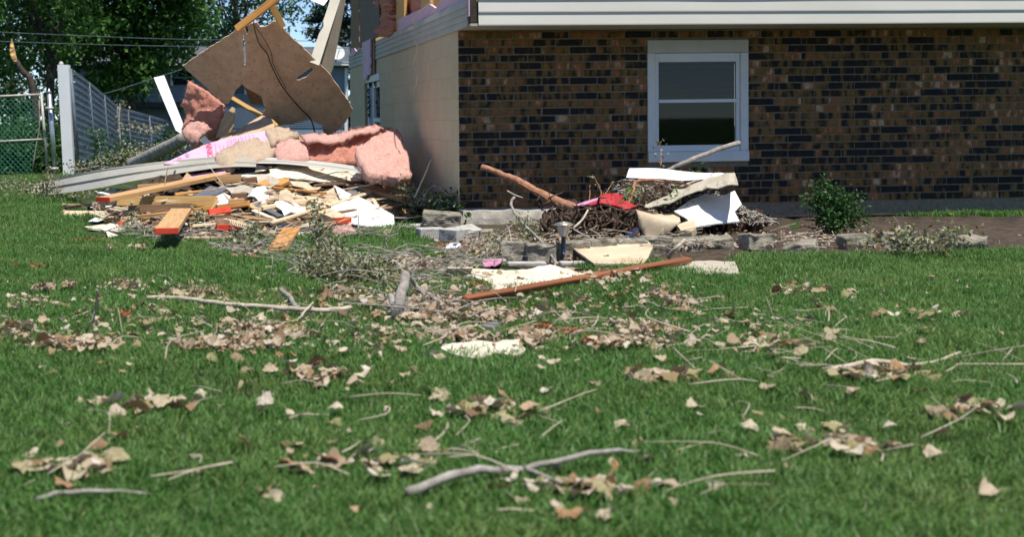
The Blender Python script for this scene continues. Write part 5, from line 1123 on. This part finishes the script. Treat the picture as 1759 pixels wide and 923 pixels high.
spray('spreading heap of dry leafy twigs at the foot of the spray', [[Dd(524, 452, .08), Dd(560, 450, .13), Dd(600, 462, .10), Dd(640, 470, .08)], [Dd(530, 470, .05), Dd(580, 462, .12), Dd(640, 462, .09), Dd(672, 470, .05)], [Dd(530, 440, .10), Dd(560, 432, .14), Dd(590, 445, .12)], [Dd(525, 476, .03), Dd(590, 476, .05), Dd(650, 484, .04)]], 3400, .014, .05, seed=2)
spray('loose dry sprigs leading to the stout log', [[Dd(640, 470, .05), Dd(665, 485, .06), Dd(690, 500, .05)], [Dd(650, 462, .05), Dd(672, 468, .06)]], 800, .015, .05, seed=3)
spray('pale leafy twigs at the base of the block wall', [[D(690, 352, 13.7), D(720, 345, 13.5), D(750, 342, 13.2), D(785, 352, 13.0)], [D(700, 335, 13.8), D(728, 330, 13.6)], [D(675, 312, 14.0), D(700, 330, 13.9)]], 1300, .016, .06, seed=4)
spray('dark green weeds growing at the house corner', [[G(762, 384, .03), G(765, 362, .12), D(768, 340, 13.1)], [G(775, 386, .03), G(778, 366, .10), D(776, 348, 13.0)]], 500, .026, .07, m='hedge_leaf', seed=5)
spray('grey leaved sprig spilling over the first edging block', [[G(830, 432, .03), G(845, 418, .08), G(862, 404, .12)], [G(836, 444, .03), G(848, 430, .08)], [D(892, 378, 11.0), D(905, 395, 10.6), D(918, 408, 10.3)]], 800, .015, .04, seed=6)
spray('leafy broken limb piled along the slatted fence', [[D(150, 292, 21), D(190, 280, 21), D(240, 285, 20), D(300, 262, 19.5)], [D(165, 285, 21), D(172, 255, 21), D(165, 225, 21.2)], [D(200, 286, 20.5), D(205, 262, 20.6), D(222, 250, 20.7)], [D(260, 278, 20), D(285, 250, 19.6), D(300, 225, 19.4)]], 1900, .026, .10, m='hedge_leaf', seed=7, r=.02)
spray('dry brush tangled with the leafy limb by the fence', [[D(128, 294, 20.6), D(170, 286, 20.4), D(215, 290, 20), D(260, 282, 19.6)], [D(240, 272, 20.0), D(280, 262, 19.6), D(310, 245, 19.2)], [D(190, 275, 20.4), D(230, 262, 20.2), D(250, 268, 20)]], 2000, .022, .10, seed=8, r=.016)
spray('leaves snagged on the far slatted fence', [[D(206, 178, 37), D(205, 215, 36.5), D(208, 250, 36)], [D(222, 215, 39), D(250, 225, 40), D(275, 222, 42)]], 240, .05, .12, seed=9, r=.012)
spray('wilted sprig over the dull siding tip', [[D(72, 332, 18.0), D(82, 318, 17.8), D(86, 300, 17.9)], [D(40, 322, 19), D(60, 330, 18.4), D(88, 328, 17.8)]], 700, .02, .07, seed=10)
spray('grey leaf litter strip in the grass left of the siding', [[G(0, 318, .03), G(30, 326, .04), G(70, 334, .03)], [G(-20, 338, .03), G(30, 340, .03), G(95, 342, .03)], [G(20, 312, .06), G(48, 318, .05)]], 1200, .02, .09, seed=11)
spray('leafy debris along the lower edge of the long siding', [[G(95, 340, .03), G(140, 336, .05), G(190, 332, .05)]], 320, .026, .06, seed=12)
spray('small sprig growing through the thin stud', [[D(215, 400, 12.6), D(222, 380, 12.7), D(236, 362, 12.8)], [D(336, 392, 12.3), D(342, 375, 12.4), D(338, 360, 12.5)], [D(228, 372, 12.7), D(240, 392, 12.3), D(268, 398, 11.8)]], 320, .018, .035, seed=13)
spray('dry weeds in front of the wooden comb', [[G(400, 418, .04), G(425, 404, .10), G(440, 392, .14)], [G(395, 430, .03), G(420, 424, .05), G(455, 430, .03)]], 420, .022, .045, seed=14)
for k, (x, y) in enumerate(((1130, 402), (1176, 412), (1062, 392), (1195, 408))):
    spray(('bright green weed below the curled paper', 'bright green weed near the stubby tan branch', 'yellow green weed beside the navy disc', 'green weed under the small tan carton')[k], [[G(x, y + 8, .02), G(x + 3, y, .06)], [G(x - 6, y + 8, .02), G(x - 8, y + 2, .06)]], 110, .018, .03, m='green_sprig', seed=20 + k, r=.003)
spray('green shoots between red plastic and dead roots', [[D(1075, 345, 11.6), D(1080, 330, 11.7)], [D(1150, 352, 11.3), D(1165, 340, 11.4)], [D(1200, 300, 12.2), D(1180, 305, 12.2)]], 200, .02, .06, m='green_sprig', seed=25, r=.003)
spray('bare reddish stems rising before the brick wall', [[D(1031, 352, 11.8), D(1031, 325, 11.9), D(1018, 300, 12.0)], [D(1012, 350, 11.8), D(1013, 318, 11.9)], [D(1040, 335, 11.8), D(1052, 312, 11.9)], [D(1134, 286, 12.2), D(1135, 262, 12.3), D(1130, 240, 12.35)]], 60, .016, .03, bark='bark_red', seed=26, r=.006)

# ------------------------------------------------------------------ dry leaves on the lawn
def leaf_mesh(seed):
    rng = random.Random(seed); n = 22; V = [(0, 0, 0)]; lob = rng.choice((3, 5, 5, 7)); c1, c2 = rng.choice((-1, 1)) * rng.uniform(3, 14), rng.choice((-1, 1)) * rng.uniform(1, 9); la = rng.uniform(.05, .2); tw = rng.uniform(-14, 14)
    for k in range(n):
        a = 2 * math.pi * k / n; r = .030 * (1 + la * math.cos(lob * a) + .15 * math.cos(a) + rng.uniform(-.12, .12)); V.append((r * 1.3 * math.cos(a), r * math.sin(a), 0))
    for k in range(n): V.append((V[k + 1][0] * .55, V[k + 1][1] * .55, 0))
    V = [(x, y, c1 * y * y + c2 * x * x + tw * x * y + .011 * noise.noise(Vector((x * 45, y * 45, seed * 3.7)))) for (x, y, z) in V]
    Fc = [(0, n + 1 + k, n + 1 + (k + 1) % n) for k in range(n)] + [(n + 1 + k, 1 + k, 1 + (k + 1) % n, n + 1 + (k + 1) % n) for k in range(n)]
    V.append((-.036, .0015, V[12][2])); V.append((-.036, -.0015, V[12][2])); V.append((-.08, .0, V[12][2] + .008)); Fc.append((len(V) - 3, len(V) - 2, len(V) - 1))
    me = bpy.data.meshes.new('dry_leaf'); me.from_pydata(V, [], Fc); me.update(); me.polygons.foreach_set('use_smooth', [True] * len(me.polygons)); me.materials.append(M['dead_leaf']); return me
LM = [leaf_mesh(s) for s in range(16)]
CL = [((70, 492, 18, 5), 4, 'pair of pale dry leaves in the mid left lawn'), ((120, 488, 9, 3), 3, 'small dry leaf knot in the left lawn'), ((40, 520, 34, 10), 7, 'pale curled dry leaves at the left edge of the lawn'),
  ((216, 488, 34, 7), 12, 'dry leaf string left of the long pale stick'), ((330, 500, 44, 10), 18, 'dry leaf cluster above the long pale stick'), ((262, 527, 3, 1), 1, 'single large pale leaf below the long pale stick'), ((284, 538, 5, 2), 2, 'two small pale leaves near the single large leaf'),
  ((25, 562, 34, 14), 12, 'scattered dry leaves in the lower left lawn'), ((130, 587, 62, 8), 22, 'dry leaf drift around the upright thin twig'), ((445, 566, 52, 14), 34, 'brown dry leaf pile below the long pale stick'), ((390, 588, 62, 9), 24, 'dry leaf pile along the bottom left of centre'),
  ((532, 572, 18, 4), 5, 'few dry leaves right of the brown leaf pile'), ((602, 500, 42, 11), 15, 'dry leaves below the leafy spray'), ((650, 578, 44, 16), 13, 'pale dry leaves at the bottom centre'), ((735, 520, 66, 24), 46, 'thick dry leaf drift around the stout grey log'),
  ((772, 572, 50, 12), 22, 'pale dry leaves along the bottom edge'), ((862, 540, 52, 9), 16, 'dry leaves in front of the brown trim stick'), ((915, 578, 30, 11), 10, 'dry leaves beside the bottom cream sheet'), ((1136, 502, 22, 9), 7, 'large pale leaves right of the brown trim stick'),
  ((1110, 560, 46, 9), 14, 'brown and pale leaves in the lower right lawn'), ((1075, 584, 50, 9), 16, 'pale leaf drift at the lower right'), ((1172, 515, 30, 9), 9, 'curled leaves at the right edge of the lawn'), ((700, 462, 44, 7), 10, 'dry leaves around the grey tan sheet'),
  ((826, 498, 14, 10), 8, 'dark curled leaves on the end of the brown trim'), ((1060, 478, 36, 6), 8, 'leaves caught under the tan folded sheet'), ((430, 430, 34, 8), 10, 'pale leaves in front of the comb'), ((240, 424, 12, 4), 3, 'tan leaves left of the jutting wide plank'), ((190, 424, 6, 2), 2, 'dark leaf on the lawn under the black rail'), ((1000, 440, 60, 12), 6, 'dry leaves in the garden bed')]
rl = random.Random(21); NL = 0
def put_leaf(px, py, lab, grp, s=1.0, z=.035):
    global NL
    p = G(px, py, z); p.z += terrain(p.x, p.y) * .5
    o = bpy.data.objects.new('dry_leaf', rl.choice(LM)); COL.objects.link(o); o.location = p
    o.rotation_euler = (rl.gauss(0, .3), rl.gauss(0, .3), rl.uniform(0, 6.28)); k = s * rl.uniform(.6, 1.25); o.scale = (k, k * rl.uniform(.75, 1.1), k); tag(o, lab, 'leaf', grp); NL += 1
for (c, n, lab) in CL:
    n = int(n * .8 + .5) if n > 3 else n
    for k in range(n):
        put_leaf(c[0] + rl.gauss(0, .55) * c[2], c[1] + rl.gauss(0, .55) * c[3], ('one of the ' if n > 1 else '') + lab, lab if n > 1 else None, z=.022 + abs(rl.gauss(0, .015)))
foliage('dead_leaves', [(.44, .34, .23), (.56, .48, .36), (.33, .23, .14), (.62, .56, .46), (.38, .22, .11), (.18, .12, .07), (.50, .41, .29), (.30, .27, .13), (.25, .15, .08)], .15, .8)
def leaf_stuff(label, spots, n, seed, s0, s1, z=.028):
    rng = random.Random(seed); VV = []; FF = []; o = 0
    src = [(np.array([v.co[:] for v in m.vertices]), [tuple(p.vertices) for p in m.polygons]) for m in LM]
    for k in range(n):
        c = rng.choice(spots); px, py = c[0] + rng.gauss(0, .6) * c[2], c[1] + rng.gauss(0, .6) * c[3]
        if py < 392: continue
        V, Fq = rng.choice(src); p = G(px, py, z + abs(rng.gauss(0, .015))); p.z += terrain(p.x, p.y) * .5; s = rng.uniform(s0, s1)
        Mx = np.array((Matrix.Rotation(rng.uniform(0, 6.28), 3, 'Z') @ Matrix.Rotation(rng.gauss(0, .3), 3, 'X') @ Matrix.Rotation(rng.gauss(0, .3), 3, 'Y'))) * s
        VV.append(V @ Mx.T + np.array(p)); FF += [tuple(i + o for i in f) for f in Fq]; o += len(V)
    V = np.concatenate(VV); me = bpy.data.meshes.new('fallen_leaves'); me.from_pydata(V.tolist(), [], FF); me.update(); me.materials.append(M['dead_leaves'])
    ob = bpy.data.objects.new('fallen_leaves', me); COL.objects.link(ob); tag(ob, label, 'leaves', kind='stuff')
leaf_stuff('mass of small dry leaves among the larger ones', [(c[0], c[1], c[2] * 1.15, c[3] * 1.15) for c, n, l in CL for _ in range(max(1, n // 3))], 1150, 41, .3, .85)
leaf_stuff('dry leaves strewn thinly over the near lawn', [(600, 560, 700, 60), (1300, 560, 420, 70), (800, 760, 900, 120), (300, 540, 300, 50), (900, 500, 300, 30), (640, 470, 110, 26), (740, 450, 70, 16)], 900, 42, .22, .95)
leaf_stuff('dry leaf drifts scattered over the nearest lawn', [(260, 690, 60, 10), (540, 640, 80, 12), (860, 700, 90, 14), (1130, 650, 60, 10), (1330, 590, 70, 12), (1500, 640, 60, 10), (1420, 760, 90, 14), (640, 800, 90, 14), (120, 800, 80, 12), (1020, 840, 80, 12), (1680, 700, 60, 12), (1600, 540, 70, 8), (1380, 500, 60, 8)], 380, 43, .6, 1.1)
leaf_stuff('dry leaves blown into the garden bed', [(1000, 408, 120, 10), (1160, 410, 80, 10), (1400, 406, 170, 12), (830, 428, 30, 8), (1040, 470, 50, 6)], 260, 44, .45, .85, .05)
def litter(name, label, spots, n, size, m, seed, z=.03):
    rng = np.random.default_rng(seed); cs = []
    for k in range(n):
        c = spots[rng.integers(0, len(spots))]; p = G(c[0] + rng.normal() * .55 * c[2], c[1] + rng.normal() * .55 * c[3], z + abs(rng.normal()) * .012); cs.append(tuple(p))
    V, Fc = leaf_cloud(cs, [.004] * n, 1, size, rng, .5); tag(np_obj(name, V, Fc, M[m]), label, 'leaves', kind='stuff')
litter('leaf_litter', 'small crumbled dry leaves between the larger ones', [c for c, n, l in CL for _ in range(max(1, n // 5))], 3600, .014, 'litter', 31)
litter('leaf_litter', 'thin scatter of dry leaf bits over the whole lawn', [(600, 520, 760, 70), (300, 540, 420, 60), (900, 540, 420, 50)], 1100, .014, 'litter', 32)
litter('bed_litter', 'leaf bits and bark covering the garden bed', [(1000, 412, 150, 12), (820, 422, 50, 14), (1160, 412, 90, 12), (1050, 372, 80, 20), (1400, 408, 200, 16)], 2000, .020, 'litter', 33, .045)
simple('mulch2', (.20, .065, .02), (.40, .16, .06), 30, .95)
litter('mulch_crumbs', 'orange brown bark crumbs in small patches', [(790, 430, 22, 8), (822, 487, 20, 6), (935, 562, 18, 6), (978, 568, 20, 5), (150, 411, 34, 3), (26, 454, 9, 2), (62, 456, 12, 2), (215, 538, 10, 5), (1015, 585, 14, 4), (760, 422, 16, 6)], 1500, .010, 'mulch', 34, .03)
S('dark_pad', 'dark grey pad half hidden in the leaves', 'pad', 'slate', [(828, 556), (850, 551), (864, 553), (852, 563), (832, 563)], lambda x, y: G(x, y, .03), thick=.01, res=8, rag=.3)

# ------------------------------------------------------------------ bare twigs
def twigs(label, spots, n, seed, Lr, z=.03, m='bark_grey', rad=(.0015, .005)):
    rng = random.Random(seed); parts = []
    for k in range(n):
        c = rng.choice(spots); p = G(c[0] + rng.gauss(0, .6) * c[2], c[1] + rng.gauss(0, .6) * c[3], z + abs(rng.gauss(0, .03))); L = rng.uniform(*Lr); a = rng.uniform(0, 6.28); d = Vector((math.cos(a), math.sin(a), rng.gauss(0, .18)))
        q = p + d * L; q.z = max(q.z, .015); mid = p.lerp(q, .5) + Vector((rng.gauss(0, .12), rng.gauss(0, .12), abs(rng.gauss(0, .06)))) * L; r = rng.uniform(*rad)
        parts.append(tube_vf(smooth_path([p, mid, q], 3), [r, r, r * .9, r * .8, r * .7, r * .6, r * .5], 4))
        if rng.random() < .5: parts.append(tube_vf([mid, mid + Vector((rng.gauss(0, .3), rng.gauss(0, .3), abs(rng.gauss(0, .2)))) * L], r * .6, 4))
    V, Fc = join_vf(parts); tag(mesh_obj('twig_litter', V, Fc, M[m], smooth=True), label, 'twigs', kind='stuff')
twigs('mat of bare grey twigs around the leafy spray and log', [(580, 465, 70, 16), (660, 478, 50, 12), (740, 520, 60, 20), (560, 440, 40, 16), (430, 425, 40, 10), (690, 440, 60, 16), (740, 470, 50, 16), (800, 440, 30, 16)], 290, 1, (.08, .45))
twigs('pale twigs tangled over the garden bed', [(860, 412, 40, 14), (1010, 400, 80, 14), (1150, 412, 60, 12), (1380, 410, 130, 12)], 110, 2, (.08, .4), .06, 'bark_pale')
twigs('thin twigs scattered over the lawn', [(500, 560, 420, 50), (1000, 560, 300, 50), (800, 740, 800, 110), (1450, 600, 260, 60)], 170, 3, (.06, .35), .02, 'bark_pale', (.001, .0035))
twigs('twigs caught in the front of the heap', [(300, 404, 80, 8), (450, 404, 60, 10), (620, 396, 60, 6)], 120, 4, (.08, .4), .05)
# ------------------------------------------------------------------ storm debris further along the wall and lawn, beyond the photographed part
for k, (x, y, rz, ti, lab) in enumerate(((1178, 437, 4, 2, 'edging block beside the stubby tan branch'), (1232, 438, -7, 6, 'tilted edging block past the grey tan sheet'), (1300, 436, 16, -5, 'skewed edging block below the brush mound'), (1378, 444, -24, 9, 'edging block knocked forward onto the grass'), (1470, 434, 5, 3, 'half sunk edging block right of the ragged shrub'), (1536, 433, -9, -4, 'edging block leaning left further along the bed'), (1660, 436, 21, 7, 'last loose edging block along the wall'))):
    block('edging_block', lab, x, y - 4, .225, .17, .10 + .012 * (k % 3), rz, 'block_split', z=-.015 * (k % 2), split=True, seed=50 + k, tilt=(ti, -ti), group='bed edging blocks')
def shrub(label, px, py, w, h, n, seed, m='hedge_leaf'):
    rng = np.random.default_rng(seed); b = G(px, py, .0); t = thing('foundation_shrub', b, label, 'shrub'); cs = []; parts = []
    for k in range(34):
        a = rng.uniform(0, 6.28); r = w * rng.uniform(.2, 1.25); z = h * rng.uniform(.5, 2.1) * (1 - .35 * (r / w) ** 2); e = Vector((b.x + r * math.cos(a), b.y + r * math.sin(a), max(.05, z)))
        p = smooth_path([b, b.lerp(e, .5) + Vector((0, 0, .06)), e], 4, .008); parts.append(tube_vf(p, [.009 - .0007 * i for i in range(len(p))], 4))
        if k % 4: cs += [tuple(q) for q in p[3:]]
    V, Fc = leaf_cloud(cs, list(rng.uniform(.012, .06, len(cs))), n, .015, rng); np_obj('foliage', V, Fc, M[m], t); V, Fc = join_vf(parts); mesh_obj('branches', V, Fc, M['bark_dark'], t)
shrub('ragged green shrub against the brick wall', 1425, 412, .26, .24, 26, 1)
spray('uprooted leafy limb lying in the far bed', [[G(1490, 424, .04), G(1540, 416, .12), G(1600, 420, .10), G(1680, 412, .05)], [G(1540, 416, .1), G(1560, 400, .2)], [G(1600, 420, .1), G(1640, 402, .18)]], 900, .017, .06, seed=30)
twig('long crooked branch across the near lawn', [(700, 850, .04), (800, 812, .07), (900, 806, .05), (1010, 780, .08), (1100, 776, .03)], .014, .005)
twig('side shoot of the long crooked branch', [(900, 806, .05), (960, 830, .05), (1000, 842, .02)], .007, .003)
twig('twisted stick on the lawn right of the leaf drifts', [(1420, 640, .03), (1500, 622, .06), (1580, 628, .03), (1650, 606, .04)], .012, .006, 'bark_pale')
twig('thin stick in the nearest left corner', [(60, 860, .03), (150, 842, .05), (260, 850, .02)], .008, .004)
